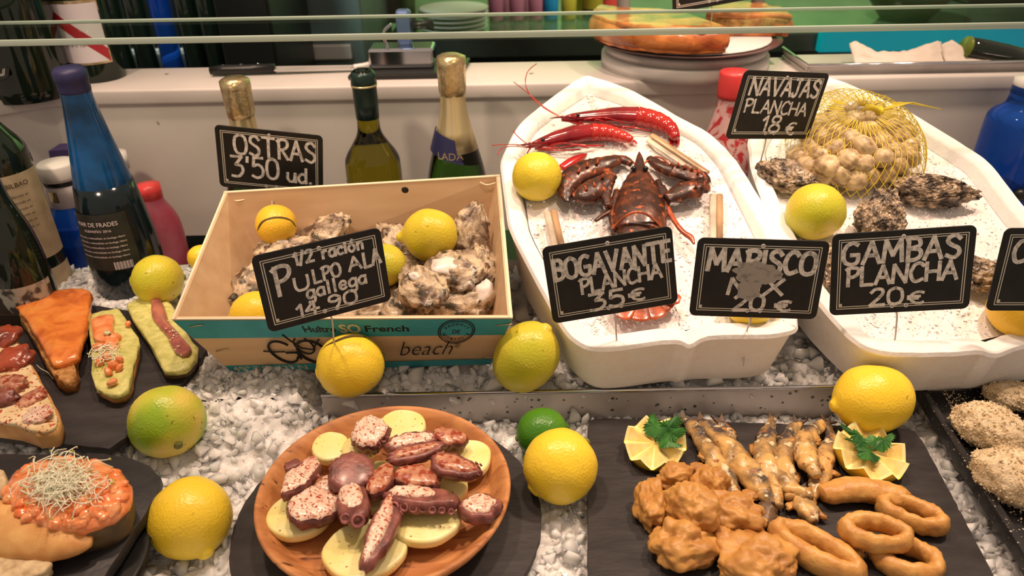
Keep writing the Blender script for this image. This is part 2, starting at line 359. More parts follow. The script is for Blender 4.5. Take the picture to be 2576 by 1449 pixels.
# ------------------------------------------------------------------ text
def textvf(s, size=1.0, shear=0.0, bold=0.0, align='LEFT', sx=1.0):
    c = bpy.data.curves.new('t', 'FONT'); c.body = s; c.size = size; c.shear = shear; c.offset = bold; c.align_x = align; c.resolution_u = 3
    o = bpy.data.objects.new('t', c); COL.objects.link(o)
    me = bpy.data.meshes.new_from_object(o)
    v = [Vector((q.co.x * sx, q.co.y, 0)) for q in me.vertices]; f = [tuple(p.vertices) for p in me.polygons]
    bpy.data.objects.remove(o); bpy.data.curves.remove(c); bpy.data.meshes.remove(me)
    return v, f
GL = {
'A': (8, "0,0 4,10 8,0|1.6,3.6 6.4,3.6"), 'B': (7, "1,0 1,10|~0,10 4.5,10 6.3,8.6 5.8,6.4 1,5.4|~1,5.4 6,4.8 7,2.4 5,.4 .5,0"),
'C': (7, "~7,8.5 5,10 2,9.2 .2,5.5 .8,2 3,0 6.8,1.2"), 'E': (6, "6,10 .5,10 .5,0 6,0|.5,5 5,5"),
'G': (8, "~7,9 4.5,10 1.5,8.5 .2,5 1,1.5 4,0 7,1 7.4,4.4|7.4,4.4 4,4.4"), 'H': (7, "0,0 0,10|7,0 7,10|0,5 7,5"), 'I': (2, "1,0 1,10"),
'J': (6, "1,10 6,10|~4,10 4,3 3,.4 1,.2 0,2"), 'L': (6, "0,10 0,0 6,0"), 'M': (9, "0,0 1,10 4.5,3 8,10 9,0"), 'N': (8, "0,0 .5,10 7.2,0 7.8,10"),
'O': (8, "~4,10 1,8.6 0,5 1,1.2 4,0 7,1.2 8,5 7,8.6 4,10"), 'P': (7, "1.2,0 1.2,10|~0,9 3,10 6.4,9.4 6.8,7 4.6,5.2 1.2,4.6"),
'R': (7, "1.2,0 1.2,10|~0,9 3,10 6.4,9.4 6.8,7 4.6,5.2 1.2,4.8|3,5 7,0"), 'S': (7, "~6.6,8.4 4.5,10 1.6,9.4 .9,7.2 3,5.6 5.8,4.2 6.4,1.8 4,0 .4,1.2"),
'T': (8, "0,10 8,10|4,10 4,0"), 'U': (7, "~0,10 0,3 1.6,.2 5,.2 7,3 7,10"), 'V': (8, "0,10 4,0 8,10"), 'X': (7, "0,0 7,10|0,10 7,0"), 'Y': (7, "0,10 3.5,5 3.5,0|3.5,5 7,10"),
'0': (7, "~3.5,10 .8,8.6 0,5 .8,1.2 3.5,0 6.2,1.2 7,5 6.2,8.6 3.5,10"), '1': (3, "0,7.5 2.4,10 2.4,0"), '2': (7, "~.4,8 2.4,10 5.6,9.6 6,7 3.4,3.6 0,.2|0,.2 7,.2"),
'3': (7, "0,10 6.4,10 2.6,6|~2.6,6 6,5.4 6.6,2.6 4,.2 0,.4"), '4': (7, "4.6,10 0,4 7,4|4.6,10 4.6,0"), '5': (7, "6.4,10 1.2,10 .8,5.8|~.8,5.8 4,6.6 6.4,4.6 6,1.4 3,0 0,1"),
'8': (7, "~3.5,5.4 1,7.2 1.6,9.6 3.5,10 5.4,9.6 6,7.2 3.5,5.4 .6,3.2 1,.6 3.5,0 6,.6 6.4,3.2 3.5,5.4"), '9': (7, "~6.4,8 4,10 1,9 .6,6.6 3,5.2 6,6.4 6.4,8|~6.4,8 6.2,4 4,0"),
'€': (6, "~6,8.4 4.4,9 2,8 1,5 2,1.4 4.4,.2 6,1|0,5.6 4.6,5.6|0,4 4,4"), "'": (2, "1,10 .8,7.6"), '.': (2, ".8,.6 1.2,.2"), ',': (2, "1.2,.8 .4,-1.4"), '/': (4, "0,-1 4,11"), ' ': (4, ""),
'u': (6, "~0,6 0,2 2,.2 4.6,1 5.4,6|5.4,6 5.6,0"), 'd': (6, "~5.4,5.4 3,6.2 .6,4.6 .4,1.6 2.6,0 5.4,1.8|5.6,10 5.6,0"), 'r': (5, "1,6 1,0|~1,3.6 2.4,5.8 4.6,6"),
'a': (6, "~5.4,5.4 3,6.2 .6,4.6 .4,1.6 2.6,0 5.4,1.8|5.6,6.2 5.6,0"), 'c': (5, "~5,5.4 3,6.2 .6,4.4 .6,1.4 2.8,0 5,.8"), 'i': (2, "1,6 1,0|1,8.4 1.2,8.8"),
'o': (6, "~3,6 .6,4.6 .6,1.4 3,0 5.4,1.4 5.4,4.6 3,6"), 'ó': (6, "~3,6 .6,4.6 .6,1.4 3,0 5.4,1.4 5.4,4.6 3,6|3,7.6 4.4,10"), 'n': (6, "1,6 1,0|~1,3.8 2.6,6 5,5.6 5.4,3 5.4,0"),
'g': (6, "~5.4,5.4 3,6.2 .6,4.6 .4,1.6 2.6,.2 5.4,1.8|~5.6,6.2 5.6,-2 3.6,-3.6 .8,-2.6"), 'l': (3, "1.4,10 1.4,0"), 'e': (6, "~.6,3.2 5.2,3.6 4.6,5.8 2.4,6.2 .6,4.2 .8,1.2 3,0 5.4,1"),
}
def strokes(s):
    """returns list of polylines with x advance, cap height 10"""
    x = 0; out = []
    for ch in s:
        wd, st = GL[ch]
        for part in st.split('|'):
            if not part: continue
            sm = part.startswith('~'); pts = [tuple(float(a) for a in q.split(',')) for q in part.strip('~').split()]
            if sm: pts = [tuple(q) for q in cat(pts, 4)]
            out.append([(x + a, b) for a, b in pts])
        x += wd + 1.8
    return out, x - 1.8
def ribbon(pts, wd, z, jit=0):
    v, f = [], []; n = len(pts); p = [np.array(q, float) for q in pts]
    for i in range(n):
        t = p[min(i + 1, n - 1)] - p[max(i - 1, 0)]; t = t / (np.linalg.norm(t) + 1e-9); s = np.array((-t[1], t[0])) * wd / 2
        e = -t * wd * .3 if i == 0 else (t * wd * .3 if i == n - 1 else 0)
        a, b = p[i] + s + e, p[i] - s + e
        v += [(a[0], a[1], z), (b[0], b[1], z)]
    for i in range(n - 1): f.append((2 * i, 2 * i + 1, 2 * i + 3, 2 * i + 2))
    return v, f
# ================================================================== SETTING
def struct(name, vf, m, smooth=False):
    o = obj(name, vf, m, smooth=smooth); o['kind'] = 'structure'; return o
def boxat(x0, x1, y0, y1, z0, z1, bev=0, seg=2):
    v, f = box(x1 - x0, y1 - y0, z1 - z0, bev, seg)
    return xf((v, f), T(((x0 + x1) / 2, (y0 + y1) / 2, z0)))
struct('floor', boxat(-3, 3, -.6, 4.2, -.95, -.9), MT['darksteel'])
struct('wall_back', boxat(-3, 3, 2.62, 2.7, -.9, 1.6), MT['greenwall'])
# the refrigerated case: dark floor under the ice, its base block
case = thing('display_case', 'dark metal display case holding all the ice and food', 'display case', (0, .6, -.9))
obj('case_floor', boxat(-1.0, 1.0, .12, 1.06, -.068, -.060), MT['darksteel'], case, smooth=False)
obj('case_body', boxat(-1.0, 1.0, .12, 1.32, -.9, -.068), MT['darkbar'], case, smooth=False)
# white ledge behind the bottles (bends towards the viewer at the left)
WY, WZ = 1.05, .222
ledge = thing('ledge', 'white laminate ledge running behind the wine bottles', 'ledge', (0, 1.1, -.06))
poly = [(1.1, WY), (-.60, WY), (-.64, WY - .008), (-.72, .985), (-1.0, .84), (-1.2, 1.0), (-1.2, 1.175), (1.1, 1.175)]
obj('ledge_front', prism([(a, b + (.006 if b < 1.1 else -.006)) for a, b in poly], -.006, WZ - .022, 0), MT['white'], ledge, smooth=False)
o = obj('ledge_top', prism(poly, WZ - .022, WZ, .004, 3), MT['white'], ledge, smooth=True); autosmooth(o, 35)
# glass shelf above (two polished edges seen as bright lines)
win = struct('window_1', boxat(-1.2, 1.2, .842, .955, .3285, .3315, 0), MT['pane'])
obj('polished_edge', boxat(-1.2, 1.2, .8395, .842, .3265, .3335, .0008), MT['glassedge'], win)
obj('polished_edge', boxat(-1.2, 1.2, .955, .9575, .328, .3322, .0008), MT['glassedge'], win)
# ---- back bar
BZ = PY(1400, 92, 1.95).z
BX0 = PY(870, 0, 1.75).x + .05
bar = thing('back_bar', 'dark back counter behind the ledge holding glasses and bottles', 'counter', (0, 2.2, -.9))
obj('counter_top', boxat(BX0, 2.2, 1.95, 2.6, BZ - .05, BZ, .004), MT['counter'], bar, smooth=False)
obj('counter_front', boxat(BX0, 2.2, 1.99, 2.55, -.9, BZ - .05), MT['darkbar'], bar, smooth=False)
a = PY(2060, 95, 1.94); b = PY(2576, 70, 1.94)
obj('glow_edge', boxat(a.x, 2.2, 1.925, 1.95, BZ - .045, BZ + .01, .002), MT['tealglass'], bar, smooth=False, label='turquoise counter edge with added glow')
# green menu panel at back
# glasses on the back counter
def tumbler(px, py, Y, r, h, m, label):
    p = PY(px, py, Y); p.z = BZ
    t = thing('drinking_glass', label, 'glass', p, 'glasses on the back counter')
    prof = [(r * .8, 0), (r * .82, .008), (r, h), (r * .93, h), (r * .75, .012), (.0005, .011)]
    obj('bowl', xf(lathe(prof, 20), T(p)), m, t)
    obj('base', xf(lathe([(r * .78, -.0002), (r * .8, .007), (r * .6, .009)], 20), T(p)), MT['clear'], t)
MT['gl_rose'] = mat('rose_glass', (226, 120, 150), rough=.05, tr=.6, ior=1.3); MT['gl_sky'] = mat('sky_glass', (40, 130, 190), rough=.05, tr=.5, ior=1.3)
MT['gl_lime'] = mat('lime_glass', (190, 220, 130), rough=.05, tr=.8, ior=1.3); MT['gl_yel'] = mat('amber_glass', (220, 170, 60), rough=.05, tr=.5, ior=1.3)
gls = [(1248, 52, 'gl_rose', 'first rose tumbler right of the plate stack'), (1300, 52, 'gl_rose', 'second rose tumbler right of the plate stack'), (1348, 50, 'gl_rose', 'third rose tumbler right of the plate stack'),
       (1385, 52, 'gl_sky', 'blue tumbler beside the rose tumblers'), (1430, 50, 'gl_yel', 'amber tumbler beside the blue tumbler'),
       (1030, 58, 'gl_lime', 'pale green tumbler left of the plate stack'), (1275, 40, 'gl_rose', 'rose tumbler in the second row behind the first'), (1325, 40, 'gl_rose', 'rose tumbler in the second row behind the others')]
for i, (px, py, m, lb) in enumerate(gls): tumbler(px, py, 2.16 if i < 6 else 2.26, .024, .13, MT[m], lb)
p = PY(1143, 88, 2.05); p.z = BZ
for k, wh in enumerate(('bottom white plate', 'second white plate from the bottom', 'middle white plate', 'second white plate from the top', 'top white plate')):
    o = obj('plate', xf(lathe([(.055, .001 + k * .0115), (.085 + k * .001, .008 + k * .0115), (.088 + k * .001, .0118 + k * .0115), (.084, .0118 + k * .0115), (.05, .005 + k * .0115)], 28), T(p)), MT['whitepl'])
    tag(o, wh + ' of the stack on the dark back counter', 'plate', 'plates stacked on the back counter')
a, b = PY(2420, 20, 2.3), PY(2640, 20, 2.3)
t = thing('storage_box', 'dark brown box on the back counter at the far right', 'box', ((a.x + b.x) / 2, 2.35, BZ + .001))
obj('box_body', boxat(a.x, b.x, 2.28, 2.5, BZ + .001, BZ + .2, .004), mat('dark_brown_box', (44, 38, 24), rough=.6), t, smooth=False)
obj('lid', boxat(a.x - .005, b.x + .005, 2.275, 2.505, BZ + .2, BZ + .215, .003), mat('dark_brown_lid', (54, 46, 30), rough=.6), t, smooth=False)
p = PY(2265, 80, 2.1); p.z = BZ + .001
t = thing('serving_bowl', 'olive bowl on the back counter above the paper lined tray', 'bowl', p)
obj('bowl', xf(lathe([(.06, 0), (.1, .05), (.12, .09), (.11, .09), (.06, .02), (.001, .015)], 28), T(p)), mat('olive_bowl', (96, 92, 52), rough=.3), t)
obj('foot', xf(lathe([(.05, 0), (.055, .006), (.05, .008)], 24), T(p)), MT['black'], t)
# spirit bottles on the counter (dark, with colour labels) between the tumblers and the pie post
def barbottle(px, py, Y, r, h, m, ml, label, sym=None):
    p = PY(px, py, Y); p.z = BZ if px > 700 else p.z
    t = thing('spirit_bottle', label, 'bottle', p, 'bottles on the back counter')
    obj('glass', xf(lathe([(r * .95, 0), (r, .006), (r, h * .6), (r * .6, h * .72), (r * .32, h * .78), (r * .3, h), (.001, h)], 20), T(p)), m, t)
    if ml: obj('label', xf(lathe([(r * 1.02, h * .12), (r * 1.02, h * .5)], 16, a0=-pi * .85, a1=-pi * .15), T(p)), ml, t)
    return t
barbottle(1490, 58, 2.16, .028, .26, MT['black'], MT['gl_yel'], 'black spirit bottle with yellow label behind the pie')
barbottle(1528, 58, 2.18, .026, .26, MT['gl_dark'], MT['redcap'], 'dark spirit bottle with red label beside the pie post')
barbottle(1463, 58, 2.2, .016, .26, MT['gl_yel'], None, 'slim amber bottle beside the black spirit bottle')
for i, (px, c, lb) in enumerate([(262, 'gl_dark', 'nearest the striped label bottle'), (318, 'gl_dark', 'second from the striped label bottle'), (378, 'gl_dark', 'third from the striped label bottle'), (440, 'gl_blue', 'bright blue among the dark ones'), (500, 'gl_dark', 'just right of the blue one'), (552, 'gl_dark', 'last before the tall dark panel')]):
    p = PY(px, 180, 1.5)
    t = thing('stored_bottle', 'bottle standing behind the ledge, ' + lb, 'bottle', p, 'row of bottles behind the ledge')
    obj('glass', xf(lathe([(.018, 0), (.0195, .006), (.0195, .15), (.010, .2), (.009, .27), (.001, .27)], 18), T(p)), MT[c], t)
    obj('cap', xf(lathe([(.0105, .25), (.0105, .275), (.001, .275)], 14), T(p)), MT['black'], t)
p = PY(420, 182, 1.5)
sb = thing('bottle_shelf', 'low dark shelf carrying the row of bottles behind the ledge', 'shelf', (p.x, 1.55, -.9))
obj('shelf_board', boxat(-1.3, PY(560, 170, 1.42).x, 1.40, 1.66, p.z - .03, p.z, .002), MT['darkbar'], sb, smooth=False)
obj('shelf_foot', boxat(-1.25, PY(555, 170, 1.42).x, 1.45, 1.62, -.9, p.z - .03), MT['darkbar'], sb, smooth=False)
obj('white_rail', boxat(-1.3, PY(560, 170, 1.42).x, 1.665, 1.68, PY(420, 165, 1.66).z, PY(420, 126, 1.66).z, .002), MT['whitepl'], sb, smooth=False, label='white rail behind the bottles')
a = PY(568, 170, 1.42); b = PY(716, 0, 1.42)
cb = thing('cabinet', 'tall dark cabinet panel behind the long knife', 'cabinet', ((a.x + b.x) / 2, 1.5, -.9))
obj('cabinet_body', boxat(a.x, b.x - .03, 1.42, 1.7, -.9, .55, .004), MT['black'], cb, smooth=False)
obj('door', boxat(a.x + .004, b.x - .034, 1.414, 1.42, -.85, .54, .002), MT['black'], cb, smooth=False)
a = PY(725, 170, 1.75); b = PY(870, 0, 1.75)
fr = thing('fridge', 'grey metal appliance right of the tall dark cabinet', 'appliance', ((a.x + b.x) / 2, 1.9, -.9))
obj('appliance_body', boxat(a.x, b.x + .03, 1.75, 2.2, -.9, .55, .01), mat('grey_metal', (120, 132, 128), (98, 112, 110), s=6, rough=.4), fr, smooth=False)
zz = PY(800, 125, 1.75).z
obj('door_handle', boxat(a.x + .02, b.x, 1.735, 1.75, zz - .02, zz + .012, .003), MT['whitepl'], fr, smooth=False)
p = PY(500, 60, 2.3)
struct('wall_left', boxat(-3, -.62, 2.4, 2.5, -.9, 1.6), mat('dark_teal_wall', (30, 62, 58), (16, 34, 30), s=3, lo=.4, hi=.6, rough=.5))
p = PY(985, 80, 2.2); p.z = BZ + .0005
t = thing('till', 'dark grey boxy machine on the back counter left of the tumblers', 'machine', p)
obj('body', xf(box(.12, .10, .09, .006), T(p)), mat('grey_box', (84, 84, 66), rough=.5), t, smooth=False)
obj('screen', boxat(p.x - .05, p.x, p.y - .054, p.y - .05, p.z + .01, p.z + .06), MT['black'], t, smooth=False)
# green menu screen at right back
a = PY(1900, 80, 2.56); b = PY(2200, 0, 2.56)
# ---- things on the ledge ------------------------------------------------
def L(px, py): return P(px, py, WZ)
# knife
a, b = L(532, 192), L(694, 186); tip = L(905, 178)
t = thing('carving_knife', 'long carving knife with riveted black handle lying on the white ledge', 'knife', (a + b) / 2)
d = (b - a).normalized(); up = Vector((0, 0, 1)); n = up.cross(d)
q = [a + up * .008, a + d * .02 + up * .009, a + d * .06 + up * .0085, b + up * .008]
obj('handle', loft(q, [.0065, .0085, .0075, .008], [.006, .0075, .007, .007], up, 12), MT['black'], t)
for k in (.02, .045, .07): obj('rivet', xf(lathe([(.002, 0), (.0018, .0006), (.0001, .0008)], 10), T(a + d * k + up * .0156)), MT['chrome'], t)
e = (tip - b); pr = [(0, -.009), (e.length * .9, -.010), (e.length, -.002), (e.length, .002), (0, .009)]
obj('blade', xf(prism(pr, .006, .0075), frame(b, e, up)), MT['steel'], t, smooth=False)
# ham-holder: chrome box on black tray with lever and curved blade
p = L(1035, 180)
t = thing('slicing_clamp', 'chrome clamp with bent lever on a black base on the ledge', 'clamp', p)
bp = prism([(-.085, -.045), (.075, -.045), (.085, .05), (-.075, .05)], 0, .008, .003)
obj('base_plate', xf(bp, T(p)), MT['black'], t, smooth=False)
obj('clamp_body', xf(box(.095, .05, .028, .004), T(p + Vector((-.012, .01, .008)))), MT['chrome'], t, smooth=False)
obj('upright', xf(box(.022, .02, .05, .005), T(p + Vector((-.008, .022, .034)))), mat('blue_grey_metal', (110, 128, 160), rough=.35, metal=.6), t, smooth=False)
obj('screw_knob', xf(tube([(0, 0, 0), (.012, 0, 0), (.03, 0, 0)], [.008, .005, .009], 12), T(p + Vector((.005, .02, .062)))), MT['black'], t)
y0 = p.y + .0
lv = [PY(985, 60, y0), PY(966, 76, y0), PY(964, 90, y0), PY(978, 128, y0)]
obj('lever', tube(smooth_path(lv, 2), .0026, 8), MT['chrome'], t)
cb_ = [PY(980, 125, y0), PY(968, 148, y0), PY(930, 166, y0), PY(890, 172, y0)]
obj('curved_blade', loft(smooth_path(cb_, 2), [.001] * 13 if False else [.0012] * len(smooth_path(cb_, 2)), [.006] * len(smooth_path(cb_, 2)), (0, .3, 1), 8), MT['steel'], t)
# pie stand
pc = P(1757, 205, WZ); pc.y = 1.145
R = .122
k0 = PY(1757, 158, 1.03).z
t = thing('pie_stand', 'round white stand with polished metal band under the sliced pie', 'stand', (pc.x, pc.y, WZ))
zt = WZ + .032
obj('drum', xf(lathe([(R, 0), (R, .017), (R - .004, .019)], 48), T((pc.x, pc.y, WZ))), MT['whitepl'], t)
obj('metal_band', xf(lathe([(R * .96, .019), (R * .98, .0315), (R * .9, .0315)], 48), T((pc.x, pc.y, WZ))), MT['steel'], t)
for px in (1567, 1902):
    q = PY(px, 40, pc.y + .105)
    obj('post', xf(lathe([(.0105, 0), (.0105, .3)], 20), T((q.x, q.y, zt + .0102))), MT['whitepl'], t)
pp = thing('pie_plate', 'dark rimmed serving plate with white paper beneath the sliced pie', 'plate', (pc.x, pc.y, zt))
obj('plate', xf(lathe([(.06, .0), (R * 1.05, .004), (R * 1.12, .008), (R * 1.05, .007), (.06, .003)], 48), T((pc.x, pc.y, zt))), mat('mauve_plate', (96, 66, 62), rough=.25), pp)
obj('paper_round', xf(lathe([(R * 1.0, .0075), (R * .99, .0095), (.001, .0095)], 40), T((pc.x, pc.y, zt))), MT['whitepl'], pp)
zp = zt + .010
def pie_half(name, label, a0, a1, cx, cy, r, h, seed):
    n = 26; out = []
    for k in range(n + 1):
        a = radians(a0 + (a1 - a0) * k / n); rr = r * (1 + .02 * noise.noise(Vector((k * .7, seed, 0)))); out.append((cx + rr * cos(a), cy + rr * sin(a)))
    th = thing(name, label, 'pie', (cx, cy, zp), 'pie halves on the stand')
    # bottom crust, filling, top crust
    cp = (cx, cy)
    edge = [cp] if abs(a1 - a0) < 179 else []
    def lay(z0, z1, ins, bev, m, nm, amp):
        pl = [(cx + (x - cx) * (1 - ins), cy + (y - cy) * (1 - ins)) for x, y in out] + edge
        v, f = prism(pl, z0, z1, bev, 3)
        bm = bmesh.new(); bv = [bm.verts.new(q) for q in v]
        for q in f: bm.faces.new([bv[i] for i in q])
        bmesh.ops.triangulate(bm, faces=bm.faces[:]); bmesh.ops.subdivide_edges(bm, edges=[e for e in bm.edges if e.calc_length() > .012], cuts=3, use_grid_fill=True)
        v, f = from_bm(bm)
        v = [Vector(q) + Vector((noise.noise(Vector(q) * 60 + Vector((seed, 1, 0))), noise.noise(Vector(q) * 60 + Vector((seed, 5, 0))), noise.noise(Vector(q) * 45 + Vector((seed, 9, 0))) * 1.2)) * amp for q in v]
        obj(nm, (v, f), m, th)
    lay(zp, zp + .007, .0, .002, MT['pie'], 'bottom_crust', .0015)
    lay(zp + .006, zp + h - .006, .03, .001, MT['piefill'], 'filling', .004)
    lay(zp + h - .007, zp + h, -.01, .003, MT['pie'], 'top_crust', .0030)
    pl = [Vector((cx + (x - cx) * .93, cy + (y - cy) * .93, zp + h * .47 + .0015 * noise.noise(Vector((x * 90, y * 90, seed))))) for x, y in out]
    v, f = tube(pl, h * .44, 14); v = [q + Vector((0, 0, 1)) * .0018 * noise.noise(q * 70) + (q - Vector((cx, cy, q.z))) * .03 * noise.noise(q * 60) for q in v]
    obj('crust_edge', (v, f), MT['pie'], th)
pie_half('pie', 'left half of the sliced pie with browned crust on the stand', 150, 288, pc.x - .012, pc.y - .004, R * 1.02, .034, 2)
pie_half('pie', 'right half of the sliced pie showing its filling on the stand', -8, 72, pc.x + .022, pc.y - .012, R * .98, .032, 8)
# paper lined metal tray at right on the ledge
a, b = P(2020, 172, WZ), P(2600, 178, WZ)
t = thing('serving_tray', 'shallow metal tray lined with parchment at the right end of the ledge', 'tray', ((a.x + b.x) / 2, a.y, WZ))
x0, x1, y0, y1 = a.x - .01, b.x + .05, 1.062, 1.17
obj('tray_base', boxat(x0, x1, y0 + .006, y1, WZ, WZ + .004, .001), MT['steel'], t, smooth=False)
obj('tray_front', slab([(x0, y0, WZ + .014), (x1, y0, WZ + .014), (x1, y0 + .006, WZ), (x0, y0 + .006, WZ)], Vector((0, .002, 0))), MT['steel'], t, smooth=False)
obj('rim', tube([(x0, y1, WZ + .015), (x0, y0 - .002, WZ + .015), (x1, y0 - .002, WZ + .015), (x1, y1, WZ + .015)], .0022, 8), MT['chrome'], t)
obj('tray_side', slab([(x0, y0, WZ + .014), (x0, y1, WZ + .014), (x0 + .004, y1, WZ), (x0 + .004, y0, WZ)], Vector((.002, 0, 0))), MT['steel'], t, smooth=False)
# crumpled parchment
def parchment(x0, x1, y, z, peaks, seed, name, label):
    nx, ny = 40, 10; v, f = [], []
    for j in range(ny + 1):
        for i in range(nx + 1):
            u = i / nx; s = j / ny; x = x0 + (x1 - x0) * u
            hgt = sum(h * max(0, 1 - abs(u - c) / wd) for c, wd, h in peaks) * s
            zz = z + .002 + .014 * s + hgt + .002 * noise.noise(Vector((u * 14, s * 4, seed)))
            v.append((x, y + .035 * s + .004 * noise.noise(Vector((u * 8, s * 6, seed + 4))), zz))
    for j in range(ny):
        for i in range(nx): f.append((j * (nx + 1) + i, j * (nx + 1) + i + 1, (j + 1) * (nx + 1) + i + 1, (j + 1) * (nx + 1) + i))
    o = obj(name, (v, f), MT['paper']); tag(o, label, 'paper')
    md = o.modifiers.new('solid', 'SOLIDIFY'); md.thickness = .0006
parchment(P(2100, 150, WZ).x, P(2330, 150, WZ).x, 1.078, WZ + .004, [(.06, .25, .016), (.95, .3, .014)], 3, 'parchment', 'crumpled parchment sheet standing up in the left of the metal tray')
parchment(P(2320, 150, WZ).x, x1 - .01, 1.072, WZ + .004, [(.1, .2, .016)], 9, 'parchment', 'long parchment sheet along the right of the metal tray')
p = P(2500, 130, WZ + .02)
t = thing('jar', 'dark tipped jar with green rim lying in the metal tray', 'jar', p)
dj = (PY(2600, 150, p.y) - PY(2430, 108, p.y)).normalized(); q0 = PY(2428, 118, p.y)
obj('jar_glass', tube([q0, q0 + dj * .02, q0 + dj * .06, q0 + dj * .11], [.014, .016, .017, .017], 18), MT['gl_dark'], t)
obj('jar_rim', tube([q0 - dj * .001, q0 + dj * .003], [.0150, .0155], 18), mat('jar_green', (110, 116, 40), rough=.3), t)
# ================================================================== BOATS
SL = .3625
BN = Vector((0, -SL, 1)).normalized(); BP0 = Vector((0, .6, .10))
def PB(px, py, off=-.014):          # point at pixel on the plane of the boats' ice (off = metres above the rim plane)
    return PPL(px, py, BP0 + BN * off, BN)
BX = Vector((1, 0, 0)); BYv = BN.cross(BX)
def boat(label, outer_px, corner_px_notch, rimw, zfloor):
    # corners resampled
    pts = [PPL(x, y, BP0, BN) for x, y in outer_px]
    c2 = [((p - BP0).dot(BX), (p - BP0).dot(BYv)) for p in pts]
    # closed catmull
    n = len(c2); out = []
    for i in range(n):
        p0, p1, p2, p3 = [np.array(c2[(i + k) % n]) for k in (-1, 0, 1, 2)]
        for k in range(4):
            t = k / 4; out.append(.5 * ((2 * p1) + (p2 - p0) * t + (2 * p0 - 5 * p1 + 4 * p2 - p3) * t * t + (3 * p1 - p0 - 3 * p2 + p3) * t ** 3))
    out = np.array(out); N = len(out); area2 = 0
    area2 = np.sum(out[:, 0] * np.roll(out[:, 1], -1) - np.roll(out[:, 0], -1) * out[:, 1])
    if area2 < 0: out = out[::-1]
    tg = np.roll(out, -2, 0) - np.roll(out, 2, 0); tg /= np.linalg.norm(tg, axis=1)[:, None] + 1e-9
    nin = np.stack([-tg[:, 1], tg[:, 0]], 1)
    cen = out.mean(0)
    ntch = [((PPL(x, y, BP0, BN) - BP0).dot(BX), (PPL(x, y, BP0, BN) - BP0).dot(BYv)) for x, y in corner_px_notch]
    def dz(q):
        d = 0
        for a in ntch: d -= .007 * math.exp(-((q[0] - a[0]) ** 2 + (q[1] - a[1]) ** 2) / .014 ** 2)
        return d + .0009 * noise.noise(Vector((q[0] * 90, q[1] * 90, 3)))
    def world(q, off): return BP0 + BX * q[0] + BYv * q[1] + BN * off
    rings = []
    def bottom(q, s):
        p = world(cen + (q - cen) * np.array((s, s * .35 + .62)), 0); fl = zfloor + .16 * (p.y - .6); return Vector((p.x, p.y, fl))
    rings.append([bottom(q, .84) for q in out])
    rings.append([bottom(q, .88) + Vector((0, 0, .006)) for q in out])
    rings.append([world(out[i] - nin[i] * 0 + (cen - out[i]) * .02, -.012) for i in range(N)])
    rings.append([world(out[i], -.004 + dz(out[i])) for i in range(N)])
    rings.append([world(out[i] + nin[i] * .0025, -.0006 + dz(out[i])) for i in range(N)])
    rings.append([world(out[i] + nin[i] * (rimw - .003), -.0008 + dz(out[i])) for i in range(N)])
    rings.append([world(out[i] + nin[i] * rimw, -.004 + dz(out[i])) for i in range(N)])
    rings.append([world(out[i] + nin[i] * (rimw + .012), -.036) for i in range(N)])
    v = [p for r in rings for p in r]; f = []
    for r in range(len(rings) - 1):
        for k in range(N):
            k2 = (k + 1) % N; f.append((r * N + k, r * N + k2, (r + 1) * N + k2, (r + 1) * N + k))
    f.append(tuple(range(N - 1, -1, -1))); f.append(tuple((len(rings) - 1) * N + k for k in range(N)))
    o = obj('foam_boat', (v, f), MT['foam']); tag(o, label, 'boat', 'styrofoam boats'); autosmooth(o, 50)
    inner = [out[i] + nin[i] * (rimw + .005) for i in range(N)]
    return world, np.array(inner), cen
def boat_ice(world, inner, cen, label, hfun, ngrain, seed):
    K = 26; N = len(inner); v, f = [], []
    for j in range(K + 1):
        s = 1 - j / K * .985
        for k in range(N):
            q = cen + (inner[k] - cen) * s
            h = hfun(q) + .003 * noise.fractal(Vector((q[0] * 70, q[1] * 70, seed)), 1, 2, 3) * min(1, j / 3)
            v.append(world(q, h))
    for j in range(K):
        for k in range(N):
            k2 = (k + 1) % N; f.append((j * N + k, j * N + k2, (j + 1) * N + k2, (j + 1) * N + k))
    f.append(tuple(K * N + k for k in range(N)))
    t = thing('shaved_ice', label, 'ice', world(cen, -.02)); t['kind'] = 'stuff'
    b = obj('packed_ice', (v, f), MT['snow'], t); b['kind'] = 'stuff'
    # loose grains
    r = np.random.default_rng(seed); P_, S_ = [], []
    while len(P_) < ngrain:
        k = r.integers(N); s = sqrt(r.random()); q = cen + (inner[k] - cen) * s * .99
        q = q + (inner[(k + 1) % N] - inner[k]) * s * r.random()
        P_.append(tuple(world(q, hfun(q) + .003 * noise.fractal(Vector((q[0] * 70, q[1] * 70, seed)), 1, 2, 3) + .0005))); S_.append(.0006 + .0016 * r.random() ** 3)
    g = obj('ice_grains', chunks(np.array(P_), np.array(S_), r), MT['snowchunk'], t, smooth=False); g['kind'] = 'stuff'
HULLS = []
for s in range(8):
    r_ = np.random.default_rng(100 + s); bm = bmesh.new()
    for q in r_.normal(size=(10, 3)): q = q / np.linalg.norm(q) * (.75 + .35 * r_.random()); bm.verts.new((q[0], q[1], q[2] * .75))
    bmesh.ops.convex_hull(bm, input=bm.verts[:]); bmesh.ops.delete(bm, geom=[v for v in bm.verts if not v.link_faces], context='VERTS')
    v, f = from_bm(bm); HULLS.append((np.array([tuple(q) for q in v]), f))
